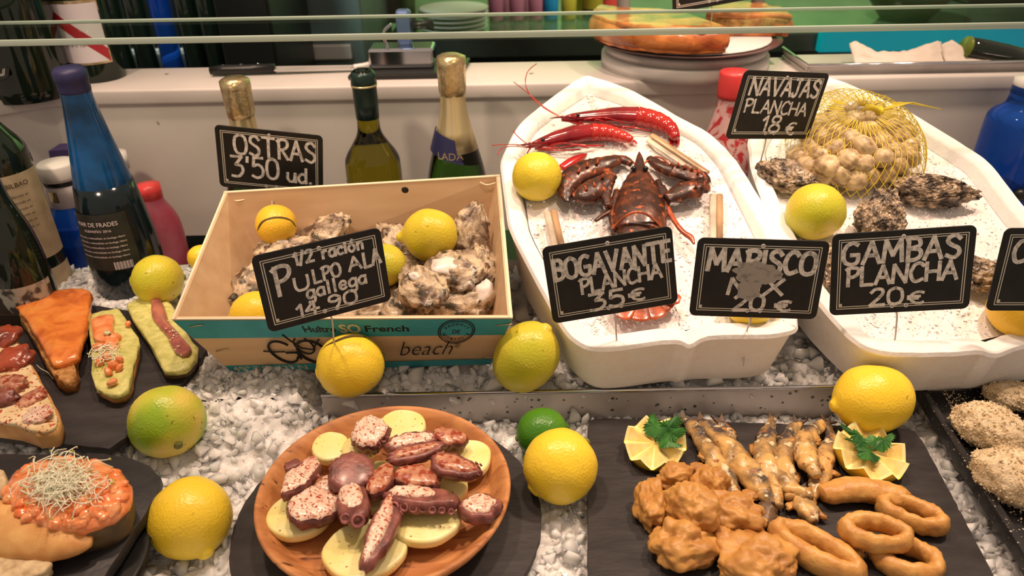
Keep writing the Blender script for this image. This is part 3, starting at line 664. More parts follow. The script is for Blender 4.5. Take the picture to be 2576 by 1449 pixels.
def chunks(pos, size, r):
    V, Fc = [], []; n0 = 0
    for p, s in zip(pos, size):
        hv, hf = HULLS[r.integers(len(HULLS))]
        q = r.normal(size=4); q /= np.linalg.norm(q); a, b, c, d = q
        Rm = np.array([[1 - 2 * (c * c + d * d), 2 * (b * c - a * d), 2 * (b * d + a * c)], [2 * (b * c + a * d), 1 - 2 * (b * b + d * d), 2 * (c * d - a * b)], [2 * (b * d - a * c), 2 * (c * d + a * b), 1 - 2 * (b * b + c * c)]])
        sc = s * (1 + .5 * r.random(3))
        V.append((hv * sc) @ Rm.T + p); Fc += [tuple(i + n0 for i in q_) for q_ in hf]; n0 += len(hv)
    return np.concatenate(V).tolist(), Fc
LB = [(1461, 867), (1506, 879), (1569, 875), (1650, 863), (1715, 855), (1741, 860), (1785, 848), (1918, 846), (1985, 838), (2008, 826), (2009, 800), (2000, 700), (1973, 601), (1945, 545), (1906, 480), (1869, 421),
      (1842, 385), (1786, 332), (1703, 287), (1600, 228), (1540, 205), (1500, 192), (1475, 188), (1452, 196), (1399, 232), (1327, 288), (1296, 322), (1272, 370), (1259, 404), (1262, 442), (1272, 520), (1283, 578), (1330, 672), (1379, 762), (1420, 832)]
wl, il, cl = boat('left white styrofoam boat holding the lobster and red prawns', LB, [(1741, 860)], .019, .037)
RB = [(2215, 886), (2300, 892), (2400, 890), (2470, 884), (2520, 884), (2576, 872), (2680, 860), (2730, 838), (2745, 800), (2710, 690), (2650, 600), (2576, 511), (2526, 447), (2490, 405), (2447, 374), (2386, 336), (2295, 281), (2220, 245), (2144, 211), (2087, 191), (2062, 182), (2040, 180), (2015, 186),
      (1960, 235), (1915, 290), (1884, 345), (1886, 380), (1892, 425), (1921, 505), (1964, 600), (2020, 705), (2080, 785), (2150, 857)]
wr, ir, cr = boat('right white styrofoam boat holding the netted cockles and oysters', RB, [(2520, 884)], .019, .037)
def hl(q):
    p = wl(q, 0); return -.016 + .010 * math.exp(-((p.y - .86) / .09) ** 2)
def hr(q):
    return -.015
boat_ice(wl, il, cl, 'shaved ice filling the left foam boat under the lobster', hl, 3600, 21)
boat_ice(wr, ir, cr, 'shaved ice filling the right foam boat under the cockles', hr, 3600, 22)
# ================================================================== LEMONS
LPROF = [(0, -1.0), (.22, -.985), (.45, -.90), (.70, -.72), (.90, -.42), (1.0, -.05), (.985, .25), (.88, .55), (.68, .80), (.45, .96), (.28, 1.05), (.20, 1.13), (.15, 1.21), (.08, 1.25), (0, 1.26)]
def lemon(px, py, rpx, zg, axis, label, m='lemon', el=1.18, name='lemon', sink=.004, seed=None, onboat=None, tip=1.0, stem=True, group=None, zc=None):
    if zc is not None: c = P(px, py, zc); r = rpx * ppm(c)
    elif onboat is not None:
        c = PB(px, py, onboat)
        for _ in range(4): r = rpx * ppm(c); c = PB(px, py, onboat + r - sink)
    else:
        c = P(px, py, zg)
        for _ in range(4): r = rpx * ppm(c); c = P(px, py, zg + r - sink)
    seed = seed if seed is not None else px * .13
    pr = []
    for a, b in LPROF:
        if b > 1.0: b = 1.0 + (b - 1.0) * tip; 
        pr.append((max(a, .0005), b))
    pr = [(max(q[0], .0005), q[1]) for q in cat(pr, 3)]
    v, f = lathe([(a * r, b * r * el * .9) for a, b in pr], 36)
    m4 = zframe(c, axis, (1, .2, .1)); vv = []
    for q in v:
        q = Vector(q); q *= 1 + .035 * noise.noise(q / r * 1.1 + Vector((seed, 0, 0))) + .012 * noise.noise(q / r * 3 + Vector((seed, 3, 0)))
        vv.append(m4 @ q)
    low = min(q.z for q in vv)
    t = thing(name, label, 'lime' if name == 'lime' else 'lemon', (c.x, c.y, low), group)
    obj('peel', (vv, f), MT[m], t)
    if stem: obj('stem_end', xf(lathe([(r * .13, -.02 * r), (r * .11, .05 * r), (r * .05, .07 * r), (.0002, .05 * r)], 10), m4 @ T((0, 0, -r * el * .895)) @ Matrix.Rotation(pi, 4, 'X')), MT['stem'], t)
    return t, c, r, m4
ZT = .036                                     # top of the ice in the raised tray
LEM = {}
lemon(478, 1300, 100, .000, (.45, -.62, -.35), 'plump yellow lemon on the ice left of the octopus dish', 'lemon', 1.08, tip=.8)
lemon(421, 1062, 92, .012, (-.55, .75, .2), 'green and yellow lemon with visible stem end beside the slate of toasts', 'lemon_lime', 1.02, tip=.4)
lemon(399, 703, 63, .048, (-.8, -.3, .1), 'greenish lemon on the ice behind the small toasts left of the crate', 'lemon_green', 1.05, tip=.4)
lemon(503, 648, 30, .055, (.4, .3, .8), 'half hidden yellow lemon behind the left side of the crate', 'lemon', 1.1)
lemon(1362, 1090, 63, .004, (.85, .2, .05), 'dark green lime behind the big yellow lemon', 'lime', 1.12, 'lime', tip=.5)
lemon(1411, 1170, 94, .012, (-.62, -.4, -.35), 'deep yellow lemon resting between the round slate and the rectangular slate', 'lemon', 1.06, tip=.5)
lemon(2199, 1003, 86, .022, (-.95, -.1, -.12), 'large yellow lemon lying on its side in front of the right foam boat', 'lemon', 1.24, tip=.7)
_, c, r, m4 = lemon(884, 918, 81, .041, (-.93, -.3, -.1), 'yellow lemon holding the octopus price sign in front of the crate', 'lemon', 1.12, tip=.4)
LEM['pulpo'] = (c, r, m4)
LEM_T = {'pulpo': _}
lemon(1322, 900, 80, .036, (.55, .15, .8), 'yellow and green upright lemon between the crate and the left foam boat', 'lemon_green', 1.28, tip=.6)
lemon(1350, 442, 63, 0, (.25, -.6, -.55), 'blotched pale yellow lemon in the left foam boat beside the prawns', 'lemon_pale', 1.04, onboat=-.008, tip=.3)
lemon(1886, 764, 57, 0, (.9, .2, .1), 'yellow lemon mostly hidden behind the smeared price sign', 'lemon', 1.15, zc=.114)
lemon(2050, 532, 72, 0, (.1, -.75, -.45), 'mottled olive yellow lemon on the left side of the right foam boat', 'lemon_green', 1.03, onboat=-.016, tip=.25)
lemon(2562, 775, 72, 0, (.3, -.8, -.2), 'orange lemon cut by the right edge behind the last price sign', 'lemon_old', 1.1, onboat=-.016, tip=.3)
# ================================================================== LOBSTER (left boat)
def LO(pts, off, hf, n=18, amp=0, fs=120, seed=0, flat=0, m=5):
    """loft from (px,py,halfwidth px[,off])"""
    q = cat([(a[0], a[1], a[2], a[3] if len(a) > 3 else off) for a in pts], m)
    pp = [PB(a, b, o) for a, b, _, o in q]; rw = [max(.0004, w_ * ppm(p)) for p, (_, _, w_, _) in zip(pp, q)]
    return loft(pp, rw, [x * hf for x in rw], BN, n, amp, fs, seed, flat)
lob = thing('lobster', 'dark brown whole lobster lying on ice in the left foam boat', 'lobster', PB(1605, 560, -.014))
MT_ = MT['lobster']
obj('carapace', LO([(1608, 382, 2, .006), (1609, 400, 9, .006), (1609, 425, 17, .004), (1609, 450, 34, .002), (1609, 485, 52, .0), (1608, 525, 66, -.001), (1606, 560, 71, -.002), (1604, 590, 68, -.004)], 0, .62, 26, .0012, 160, 3, m=6), MT_, lob)
# toothed rim of the carapace
arc = [(1540 + 128 * k / 20, 575 - 42 * sin(pi * k / 20)) for k in range(21)]
obj('carapace_rim', tube([PB(x, y, .005 + .021 * sin(pi * (i / 20))) for i, (x, y) in enumerate(arc)], .0014, 6), MT['lobsterred'], lob)
# abdomen
for i, (y, wd) in enumerate([(572, 50), (592, 52), (615, 50), (640, 48), (665, 45), (690, 42), (715, 38)]):
    obj('tail_segment', LO([(1600, y - 13, wd * .93), (1600, y, wd), (1602, y + 15, wd * .96), (1602, y + 19, wd * .8)], .001, .52, 20, .0006, 200, i, m=3), MT_, lob)
# tail fan
for i, (x0, y0, x1, y1, wd) in enumerate([(1625, 735, 1690, 775, 24), (1620, 745, 1660, 800, 26), (1608, 745, 1612, 808, 24), (1596, 745, 1560, 800, 24), (1590, 735, 1540, 775, 22), (1640, 735, 1712, 755, 18)]):
    obj('tail_fan', LO([(x0, y0, wd * .45), (x0 * .6 + x1 * .4, y0 * .6 + y1 * .4, wd * .9), (x1 * .85 + x0 * .15, y1 * .85 + y0 * .15, wd), (x1, y1, wd * .55)], -.004 + .001 * i, .16, 14, .0006, 300, i), MT['lobsterred'], lob)
# claws
obj('claw_arm', LO([(1590, 412, 10), (1565, 402, 14), (1530, 408, 17), (1500, 420, 20)], .004, .75, 14, .0012, 200, 1), MT_, lob)
obj('claw', LO([(1560, 400, 13), (1520, 414, 26), (1475, 430, 33), (1442, 448, 34), (1425, 475, 26), (1424, 497, 14), (1430, 508, 4)], .006, .62, 20, .002, 190, 2), MT_, lob)
obj('claw', LO([(1540, 440, 14), (1520, 460, 26), (1490, 480, 34), (1462, 492, 28), (1440, 494, 10)], .008, .6, 18, .002, 190, 5), MT_, lob)
obj('claw_arm', LO([(1530, 430, 13), (1532, 455, 15), (1524, 490, 13), (1530, 520, 10)], .008, .7, 12, .001, 200, 4), MT_, lob)
obj('claw_arm', LO([(1632, 398, 10), (1660, 418, 17), (1690, 432, 20), (1720, 440, 24)], .004, .75, 14, .0014, 200, 8), MT_, lob)
obj('claw', LO([(1690, 428, 20), (1730, 440, 25), (1765, 448, 20), (1782, 460, 8)], .008, .65, 18, .0022, 190, 9), MT_, lob)
obj('claw', LO([(1676, 500, 14), (1700, 490, 24), (1735, 478, 30), (1768, 474, 24), (1784, 480, 8)], .007, .62, 18, .0022, 190, 6), MT_, lob)
for i, (x, y) in enumerate([(1706, 418), (1722, 424), (1740, 428), (1757, 436), (1690, 416), (1772, 446), (1478, 420), (1502, 412), (1455, 434), (1515, 448), (1496, 470), (1475, 478), (1752, 470), (1770, 470)]):
    p = PB(x, y, .016); obj('claw_spine', xf(lathe([(.0022, 0), (.0012, .003), (.0001, .006)], 8), zframe(p, BN + Vector((.3 * sin(i), .5, 0)))), MT['lobsterred'], lob)
legs = [[(1560, 500, 7), (1535, 530, 7), (1512, 545, 6), (1498, 556, 4)], [(1548, 520, 8), (1530, 500, 9), (1518, 470, 8)], [(1552, 480, 9), (1540, 540, 9), (1545, 580, 8)],
        [(1668, 500, 8), (1690, 545, 7), (1715, 580, 7), (1738, 598, 8), (1746, 614, 3)], [(1664, 470, 10), (1676, 500, 11), (1672, 535, 9), (1668, 570, 7)], [(1655, 455, 8), (1662, 480, 10), (1664, 520, 9)]]
for i, l in enumerate(legs): obj('leg', LO(l, .002 if i < 3 else .0, .8, 10, .0005, 300, i), MT_ if i != 3 else MT['lobsterred'], lob)
for s in (-1, 1):
    obj('eye', xf(blob(Matrix.Identity(4), .0032, .0032, .0032, 0, sub=2), T(PB(1609 + s * 15, 424, .013))), MT['black'], lob)
    obj('antenna', tube([PB(x, y, o) for x, y, o in cat([(1609 + s * 10, 412, .006), (1609 + s * 35, 396, .004), (1609 + s * 55, 398, .0), (1609 + s * 72, 412, -.006)], 5)], .0012, 6), MT['lobsterred'], lob)
# ================================================================== PRAWNS
def prawn(label, body, ants, legs, tail, seed):
    t = thing('prawn', label, 'prawn', PB(body[3][0], body[3][1], -.012), 'red prawns in the left boat')
    nb = len(body); hd = body[:nb // 2 + 1]; tl = body[nb // 2:]
    obj('head', LO(hd, .006, .85, 18, .0006, 160, seed), MT['prawnhead'], t)
    q = cat([(a[0], a[1], a[2], a[3] if len(a) > 3 else .006) for a in tl], 4)
    ns = 6; step = max(2, len(q) // ns)
    for i in range(0, len(q) - 1, step):
        sg = q[i:i + step + 1]
        if len(sg) < 2: continue
        pp = [PB(a, b, o) for a, b, _, o in sg]; rw = [w_ * ppm(p) * (1.05 - .1 * j / len(sg)) for j, (p, (_, _, w_, _)) in enumerate(zip(pp, sg))]
        e = (pp[-1] - pp[0]).normalized() * .0015; pp = [pp[0] - e] + pp + [pp[-1] + e]; rw = [rw[0] * .7] + rw + [rw[-1] * .75]
        obj('shell_segment', loft(pp, rw, [x * .9 for x in rw], BN, 16), MT['prawn'], t)
    obj('rostrum', tube([PB(*body[1][:2], .016), PB(body[0][0], body[0][1] - 6, .014), PB(body[0][0] - 30, body[0][1] - 2, .014)], [.003, .0016, .0003], 6), MT['prawnhead'], t)
    for a in ants: obj('antenna', tube([PB(x, y, o) for x, y, o in cat(a, 6)], .0006, 5), MT['prawn'], t)
    for l in legs: obj('leg', tube([PB(x, y, o) for x, y, o in cat(l, 4)], [.0012] * 4 + [.0009] * (len(cat(l, 4)) - 4), 5), MT['prawn'], t)
    for x0, y0, x1, y1, wd in tail: obj('tail_fin', LO([(x0, y0, wd * .5), ((x0 + x1) / 2, (y0 + y1) / 2, wd), (x1, y1, wd * .4)], -.002, .25, 10), MT['prawn'], t)
    obj('eye', xf(blob(Matrix.Identity(4), .0025, .0025, .0025, 0, sub=2), T(PB(body[1][0] + 4, body[1][1] - 6, .016))), MT['black'], t)
prawn('upper red prawn with long whiskers at the bow of the left boat', [(1412, 300, 7), (1450, 296, 14), (1500, 293, 19), (1555, 290, 23), (1605, 292, 25), (1650, 303, 24), (1685, 322, 19), (1700, 346, 12)],
      [[(1418, 298, .012), (1375, 276, .014), (1338, 246, .02), (1322, 212, .03), (1328, 180, .035), (1350, 160, .04)], [(1418, 298, .012), (1370, 270, .014), (1325, 232, .02), (1292, 206, .025)]],
      [[(1450, 308, .004), (1500, 318, .006), (1560, 322, .004), (1600, 318, .0)], [(1500, 312, .004), (1500, 300, .02), (1545, 316, .008), (1590, 330, .0)], [(1430, 305, .004), (1470, 316, .004), (1530, 318, .004)], [(1560, 318, .004), (1600, 322, .004), (1640, 330, -.002)], [(1470, 300, .016), (1520, 296, .02), (1570, 310, .01)]],
      [(1698, 335, 1705, 365, 9), (1690, 335, 1690, 366, 8)], 3)
prawn('lower red prawn lying nearest the lobster', [(1330, 368, 6), (1362, 358, 13), (1400, 348, 20), (1445, 338, 24), (1490, 332, 24), (1530, 334, 21), (1562, 342, 16), (1588, 352, 10)],
      [[(1332, 366, .01), (1310, 350, .012), (1296, 336, .014), (1292, 328, .014)], [(1332, 370, .01), (1300, 364, .014), (1262, 364, .02), (1238, 366, .024)], [(1332, 372, .01), (1290, 368, .014), (1262, 374, .016), (1252, 390, .016)]],
      [[(1350, 372, .002), (1400, 372, .006), (1450, 366, .006), (1500, 368, .0)], [(1380, 368, .004), (1420, 360, .012), (1480, 372, .004)], [(1345, 374, .0), (1400, 378, .0), (1460, 376, .0)], [(1430, 362, .006), (1480, 366, .002), (1520, 366, -.004)], [(1340, 366, .006), (1330, 378, .004), (1326, 386, .004)]],
      [(1585, 350, 1602, 362, 7)], 5)
o = tag(thing('prawn_tail', 'loose red prawn tail half buried beside the pale lemon', 'prawn', PB(1440, 410, -.014)))
obj('shell', LO([(1412, 424, 12), (1436, 408, 13), (1462, 394, 9), (1476, 388, 3)], -.004, .7, 12), MT['prawn'], o)
obj('leg', tube([PB(1415, 428, 0), PB(1440, 420, .002), PB(1456, 408, .002)], .0008, 5), MT['prawn'], o)
# ================================================================== RAZOR CLAMS
def razor(label, a, b, wd, m1='razor'):
    t = thing('razor_clam', label, 'shellfish', PB((a[0] + b[0]) / 2, (a[1] + b[1]) / 2, -.016), 'razor clams in the left boat')
    for s, mm in ((-1, m1), (1, 'razorin')):
        dx, dy = b[0] - a[0], b[1] - a[1]; l = sqrt(dx * dx + dy * dy); nx, ny = -dy / l * wd * .5 * s, dx / l * wd * .5 * s
        pts = [(a[0] + dx * k + nx, a[1] + dy * k + ny, wd * (.52 if 0 < k < 1 else .42)) for k in (0, .03, .3, .6, .97, 1)]
        obj('valve', LO(pts, -.002 if s < 0 else .0005, .55, 12, .0003, 200, m=3), MT[mm], t)
razor('long razor clam leaning against the right rim of the left boat', (1634, 346), (1776, 442), 16)
razor('short razor clam on ice left of the lobster', (1384, 532), (1404, 618), 17)
razor('upright razor clam on ice right of the lobster', (1802, 490), (1802, 606), 17)
# ================================================================== OYSTERS
def oyster(m4, L_, W_, Hh, label, seed, mt='shell', patch=None, group=None, cupped=0):
    def fn(p, q):
        x = q.x; k = (1 - .45 * max(0, x)) * (1 + .12 * noise.noise(Vector((x * 3, seed, 2))))
        p = Vector((p.x, p.y * k, p.z))
        rr = sqrt(q.x * q.x + q.y * q.y); lay = (rr * 6 + .8 * noise.noise(q * 3 + Vector((seed, 0, 0)))) % 1.0
        p.z += Hh * (.30 * lay - .15) * (1 if q.z > 0 else .3)
        p *= 1 + .09 * noise.noise(q * 7 + Vector((seed * 2, 5, 1)))
        if q.z < 0: p.z *= .55
        return p
    v, f = blob(m4, L_, W_, Hh, .20, 2.2, seed, 5 if mt == 'shell2' else 4, 4, fn=fn)
    c = m4.translation; low = min(q.z for q in v)
    t = thing('oyster', label, 'oyster', (c.x, c.y, low), group)
    obj('shell', (v, f), MT[mt], t)
    if patch:
        px_, py_, r_ = patch
        v2, f2 = blob(m4 @ T((L_ * px_, W_ * py_, Hh * .72)) @ EUL(10, 15, seed * 40), L_ * r_, L_ * r_ * .7, Hh * .38, .3, 2.2, seed + 9, 3, 3)
        obj('nacre', (v2, f2), MT['nacre'], t)
    return t
def oyb(px, py, off, ang, L_, W_, Hh, label, seed, tilt=(0, 0), mt='shell2'):
    m = zframe(PB(px, py, off), BN, (cos(radians(ang)), sin(radians(ang)), 0)) @ EUL(tilt[0], tilt[1], 0)
    oyster(m, L_, W_, Hh, label, seed, mt, None, 'oysters in the right boat')
oyb(1986, 448, .0, -35, .036, .022, .015, 'dark pebbled oyster behind the olive yellow lemon', 1)
oyb(2345, 482, .0, -12, .044, .020, .017, 'long brown oyster below the net of cockles', 2, (20, 0))
oyb(2216, 548, .004, 70, .034, .026, .014, 'pointed pebbled oyster standing above the prawn price sign', 3, (0, -25))
oyb(2470, 694, .0, -20, .032, .020, .014, 'oyster peeping out between the two right hand price signs', 4)
oyb(2088, 668, .0, 80, .028, .016, .013, 'oyster peeping out between the middle price signs', 5)
# ================================================================== COCKLES IN A NET
def cockle_mesh():
    v0, f = ico(4); v = []
    for q in v0:
        a = atan2(q.y, q.x + 1.05); ribs = .055 * cos(a * 30) if q.x > -.8 else 0
        p = Vector((q.x * 1.0 * (1 + ribs * .5), q.y * (1.0 - .12 * max(0, -q.x)) * (1 + ribs * .3), q.z * .72 * (1 + ribs)))
        p.z *= 1 + .25 * max(0, -q.x)
        if abs(q.z) < .06: p *= .965
        v.append(p * .0168)
    return v, f
cv, cf = cockle_mesh(); CK = []
cme = None
spots = []
gc = PB(2145, 362, .0)
rr = np.random.default_rng(5)
for (px, py, off) in [(2008, 395, .004), (2040, 372, .012), (2030, 335, .010), (2070, 345, .02), (2065, 390, .018), (2100, 372, .026), (2098, 335, .024), (2130, 318, .024), (2060, 310, .012), (2100, 300, .014), (2150, 300, .016), (2195, 300, .016), (2180, 335, .026),
        (2230, 320, .018), (2255, 350, .014), (2215, 358, .026), (2140, 352, .032), (2172, 372, .032), (2085, 418, .016), (2132, 402, .026), (2165, 412, .022), (2215, 398, .026), (2245, 385, .022), (2282, 372, .012), (2290, 395, .008), (2255, 415, .014),
        (2228, 432, .010), (2185, 440, .012), (2150, 445, .010), (2110, 440, .010), (2075, 440, .006), (2035, 415, .006), (2200, 280, .006), (2160, 276, .006), (2110, 280, .004), (2270, 330, .008), (2060, 430, .004), (2240, 300, .006)]:
    p = PB(px, py, off - .002)
    if cme is None:
        o = obj('cockle', (cv, cf), MT['cockle'], origin=(0, 0, 0)); cme = o
    else:
        o = cme.copy(); COL.objects.link(o)
    o.location = p; o.rotation_euler = (rr.uniform(-.9, .9), rr.uniform(-.7, .7) - .3, rr.uniform(0, 6.28)); s = rr.uniform(.78, 1.02); o.scale = (s, s, s)
    tag(o, 'cream ribbed cockle inside the yellow net', 'cockle', 'cockles in the yellow net')
net = thing('net_bag', 'yellow mesh net bag around the cockles in the right boat', 'net', PB(2145, 370, -.012))
gx, gy = BX, BYv
rx_ = 168 * ppm(gc); ry_ = .080; rz_ = .046
nb0 = PB(2147, 384, -.006)
def dome(u, vv):  # u angle, vv 0 (base) .. 1 (top)
    e = vv * pi / 2 * .97; return nb0 + gx * (rx_ * cos(u) * cos(e) ** .45) + gy * (ry_ * sin(u) * cos(e) ** .45 + .018 * vv) + BN * (rz_ * sin(e) + .0035 * noise.noise(Vector((cos(u) * 3, sin(u) * 3, vv * 3))))
V_ = []
for s in (1, -1):
    for k in range(46):
        u0 = 2 * pi * k / 46
        V_.append(tube([dome(u0 + s * .62 * j / 16, j / 16) for j in range(17)], .00042, 4, False))
obj('netting', merge(*V_), MT['net'], net)
kt = dome(pi / 2, .92) + gy * .012; kt = PB(2165, 272, .05)
top = dome(0, 1.0)
obj('gathered_neck', tube(smooth_path([top, (top + kt) / 2 + BN * .004, kt], 2), [.006, .005, .0045] + [.0035] * 20, 8), MT['net'], net)
obj('clip', xf(box(.007, .005, .005, .0008), frame(kt - BN * .002, BX, BN)), MT['steel'], net)
tv = [tube([kt, kt + BN * .008 + gx * (.002 * (i - 3)), kt + BN * (.010 + .004 * (i % 2)) + gx * (.004 * (i - 3)) + gy * .006], .0006, 4) for i in range(7)]
tv += [tube([top, top + gx * (.02 + .004 * i) + gy * .01 + BN * .004, top + gx * (.035 + .008 * i) + gy * (.022 - .003 * i) + BN * (-.004)], .0005, 4) for i in range(6)]
obj('loose_strand', merge(*tv), MT['net'], net)
# ================================================================== WOODEN CRATE
FTL, FTR = P(432, 804, .115), P(1290, 800, .115); FBL, FBR = P(582, 936, .036), P(1236, 916, .036)
BTL, BTR = P(565, 482, .165), P(1258, 440, .165)
BBL, BBR = Vector((BTL.x + .030, BTL.y - .004, .070)), Vector((BTR.x - .022, BTR.y - .004, .070))
crate = thing('oyster_crate', 'wooden crate with teal printed front full of oysters', 'crate', ((FBL + FBR) / 2))
def panel(nm, a, b, c, d, inward, th=.0042): return obj(nm, slab([a, b, c, d], inward.normalized() * th), MT['crate_wood'], crate, smooth=False)
cx_ = (FTL + FTR + BTL + BTR) / 4
FRONT = panel('front_panel', FTL, FTR, FBR, FBL, Vector((0, 1, .25)))
panel('back_panel', BTL, BTR, BBR, BBL, Vector((0, -1, -.1)))
panel('side_panel', FTL, BTL, BBL, FBL, Vector((1, 0, .3)))
panel('side_panel', FTR, BTR, BBR, FBR, Vector((-1, 0, .2)))
panel('base_panel', FBL, FBR, BBR, BBL, Vector((0, 0, 1)))
for nm, a, b, i in (('top_edge', FTL, FTR, (0, 1, 0)), ('top_edge', FTL, BTL, (1, 0, 0)), ('top_edge', FTR, BTR, (-1, 0, 0)), ('top_edge', BTL, BTR, (0, -1, 0))):
    i = Vector(i) * .0046; z = Vector((0, 0, .0006)); e = Vector((0, 0, -.0012))
    obj(nm, slab([a + z, b + z, b + i + z, a + i + z], e), MT['crate_edge'], crate, smooth=False)
# print on the front: bilinear (u along, v up) a hair in front of the panel
fn_ = (FTR - FTL).cross(FBL - FTL).normalized()
if fn_.y > 0: fn_ = -fn_
def FP(u, v, o=.0004): return (FBL * (1 - u) + FBR * u) * (1 - v) + (FTL * (1 - u) + FTR * u) * v + fn_ * o
def strip(u0, u1, v0, v1, o=.0003, n=10):
    V_, f = [], []
    for k in range(n + 1):
        u = u0 + (u1 - u0) * k / n; V_ += [FP(u, v0, o), FP(u, v1, o)]
    for k in range(n): f.append((2 * k, 2 * k + 2, 2 * k + 3, 2 * k + 1))
    return V_, f
obj('teal_band', strip(.0015, .9985, .66, .985), MT['teal'], FRONT, smooth=False)
obj('teal_band', strip(.002, .998, .0, .13), MT['teal'], FRONT, smooth=False)
def ftext(s, u, v, hgt, m, shear=0, bold=0, sx=1, du=None, o=.0006):
    vf = textvf(s, 1.0, shear, bold, 'LEFT', sx); xs = [q.x for q in vf[0]]; x0, x1 = min(xs), max(xs)
    k = (du / (x1 - x0)) if du else hgt * .28
    V_ = [FP(u + (q.x - x0) * k, v + q.y * hgt, o) for q in vf[0]]
    obj('lettering', (V_, vf[1]), m, FRONT, smooth=False)
ftext('Huître', .37, .76, .16, MT['ink'], bold=.02, du=.10)
ftext('SO', .482, .745, .22, MT['inkpale'], bold=.03, du=.065)
ftext('French', .56, .76, .16, MT['ink'], bold=.02, du=.135)
ftext('beach', .655, .26, .42, MT['ink'], shear=.35, bold=-.012, du=.185)
ftext('®', .845, .40, .16, MT['ink'], du=.018)
ftext('49° 20| 43" N', .02, .02, .13, MT['inkpale'], bold=.01, du=.28)
def circ(u, v, ru, rv, a0, a1, n=28): return [FP(u + ru * cos(radians(a0 + (a1 - a0) * k / n)), v + rv * sin(radians(a0 + (a1 - a0) * k / n)), .0007) for k in range(n + 1)]
ink = [tube(circ(.255, .38, .042, .21, 40, 330), .0013, 5), tube([FP(.262, .37, .0007), FP(.30, .37, .0007)], .0012, 5), tube([FP(.30, .37, .0007), FP(.30, .24, .0007)], .0012, 5),
       tube([FP(.19, .41, .0007), FP(.22, .39, .0007), FP(.262, .39, .0007)], .0008, 5), tube(circ(.355, .38, .048, .22, 0, 360), .0013, 5), tube(circ(.34, .50, .03, .16, 120, 420), .0010, 5),
       tube([FP(.295, .72, .0007), FP(.30, .66, .0007), FP(.325, .46, .0007), FP(.36, .42, .0007), FP(.40, .62, .0007)], .0009, 5), tube([FP(.42, .54, .0007), FP(.42, .20, .0007)], .0013, 5), tube([FP(.42, .20, .0007), FP(.46, .20, .0007)], .0012, 5)]
obj('lettering', merge(*ink), MT['ink'], FRONT)
st = [tube(circ(.842, .745, .056, .24, 0, 360, 40), .0006, 4), tube(circ(.842, .745, .050, .205, 0, 360, 40), .0004, 4)]
obj('stamp_ring', merge(*st), MT['ink'], FRONT)
def arctext(s, a0, a1, ru, rv):
    vs = []
    for i, ch in enumerate(s):
        a = radians(a0 + (a1 - a0) * i / (len(s) - 1)); vf = textvf(ch, 1, 0, .01, 'CENTER')
        rot = a - pi / 2 if a1 < a0 else a + pi / 2
        vs.append(([FP(.842 + ru * cos(a) + .0135 * (q.x * cos(rot) - (q.y - .35) * sin(rot)), .745 + rv * sin(a) + .075 * (q.x * sin(rot) + (q.y - .35) * cos(rot)), .0009) for q in vf[0]], vf[1]))
    return merge(*vs)
obj('lettering', arctext('PRODUIT', 150, 30, .038, .15), MT['ink'], FRONT, smooth=False)
obj('lettering', arctext('NORMANDIE', 200, 340, .040, .15), MT['ink'], FRONT, smooth=False)
ftext('DE', .830, .705, .11, MT['ink'], bold=.01, du=.024)
for u, v in ((.03, .88), (.03, .42), (.955, .86), (.95, .16)):
    obj('staple', tube([FP(u, v, .0006), FP(u + .05, v + .04, .0012)], .0006, 5), MT['gold'], crate)
for p in (P(600, 500, .155), P(1225, 460, .158)): obj('wire_tie', tube(smooth_path([p + Vector((-.008, -.003, .002)), p + Vector((0, -.006, -.001)), p + Vector((.010, -.003, .001))], 2), .0009, 6), MT['crate_edge'], crate)
obj('wood_knot', xf(lathe([(.0042, 0), (.003, .0004), (.0002, .0006)], 14), zframe(PY(1019, 478, BTL.y - .0045 - .0005), (0, -1, -.1))), MT['ink'], crate, label='dark round knot in the wood')
def oyc(px, py, z, ang, tilt, L_, W_, Hh, label, seed, patch=None, mt='shell'):
    pc_ = P(px, py, z)
    yc = .685 if py > 760 else .655
    if pc_.y < yc: d_ = ray(px, py); pc_ = CAM + d_ * (yc / d_.y)
    m = zframe(pc_, (0, -.35, 1), (cos(radians(ang)), sin(radians(ang)), 0)) @ EUL(tilt[0], tilt[1], 0)
    return oyster(m, L_, W_, Hh, label, seed, mt, patch, 'oysters in the crate')
oyc(818, 592, .115, 20, (0, -25), .036, .026, .016, 'oyster with pale ridged edge at the back of the crate, above the octopus sign', 11)
oyc(1178, 600, .120, 70, (20, -40), .044, .026, .016, 'tall ridged oyster in the back right corner of the crate', 12)
oyc(1135, 690, .108, 200, (0, 0), .040, .030, .018, 'oyster with a big white ringed patch in the middle right of the crate', 13, (.1, .1, .48))
oyc(1060, 726, .112, 120, (0, 10), .036, .024, .018, 'mossy oyster with white streak left of the ringed oyster', 14, (.1, .1, .22))
oyc(1148, 772, .112, 15, (10, 0), .046, .026, .018, 'large brown oyster with white tip at the front right of the crate', 15, (.68, .1, .3))
oyc(1020, 772, .108, 100, (0, 0), .034, .026, .018, 'dark mossy oyster at the front of the crate by the octopus sign', 16)
oyc(900, 784, .105, 0, (0, 0), .036, .024, .014, 'brown oyster showing under the octopus sign', 17)
oyc(690, 648, .105, 60, (0, -20), .036, .024, .016, 'oyster against the left side of the crate under the slit lemon', 18)
oyc(720, 628, .112, 10, (-20, 0), .034, .022, .014, 'pale flaky oyster under the slit lemon', 19, (.1, .2, .5))
oyc(1000, 610, .110, 140, (0, 0), .036, .026, .016, 'brown oyster between the crate back and the yellow lemon', 20)
oyc(1098, 642, .098, 40, (0, 0), .040, .03, .018, 'dark oyster beneath the yellow lemon in the crate', 21)
oyc(648, 716, .092, 80, (0, 0), .036, .026, .018, 'oyster low against the left side of the crate', 22)
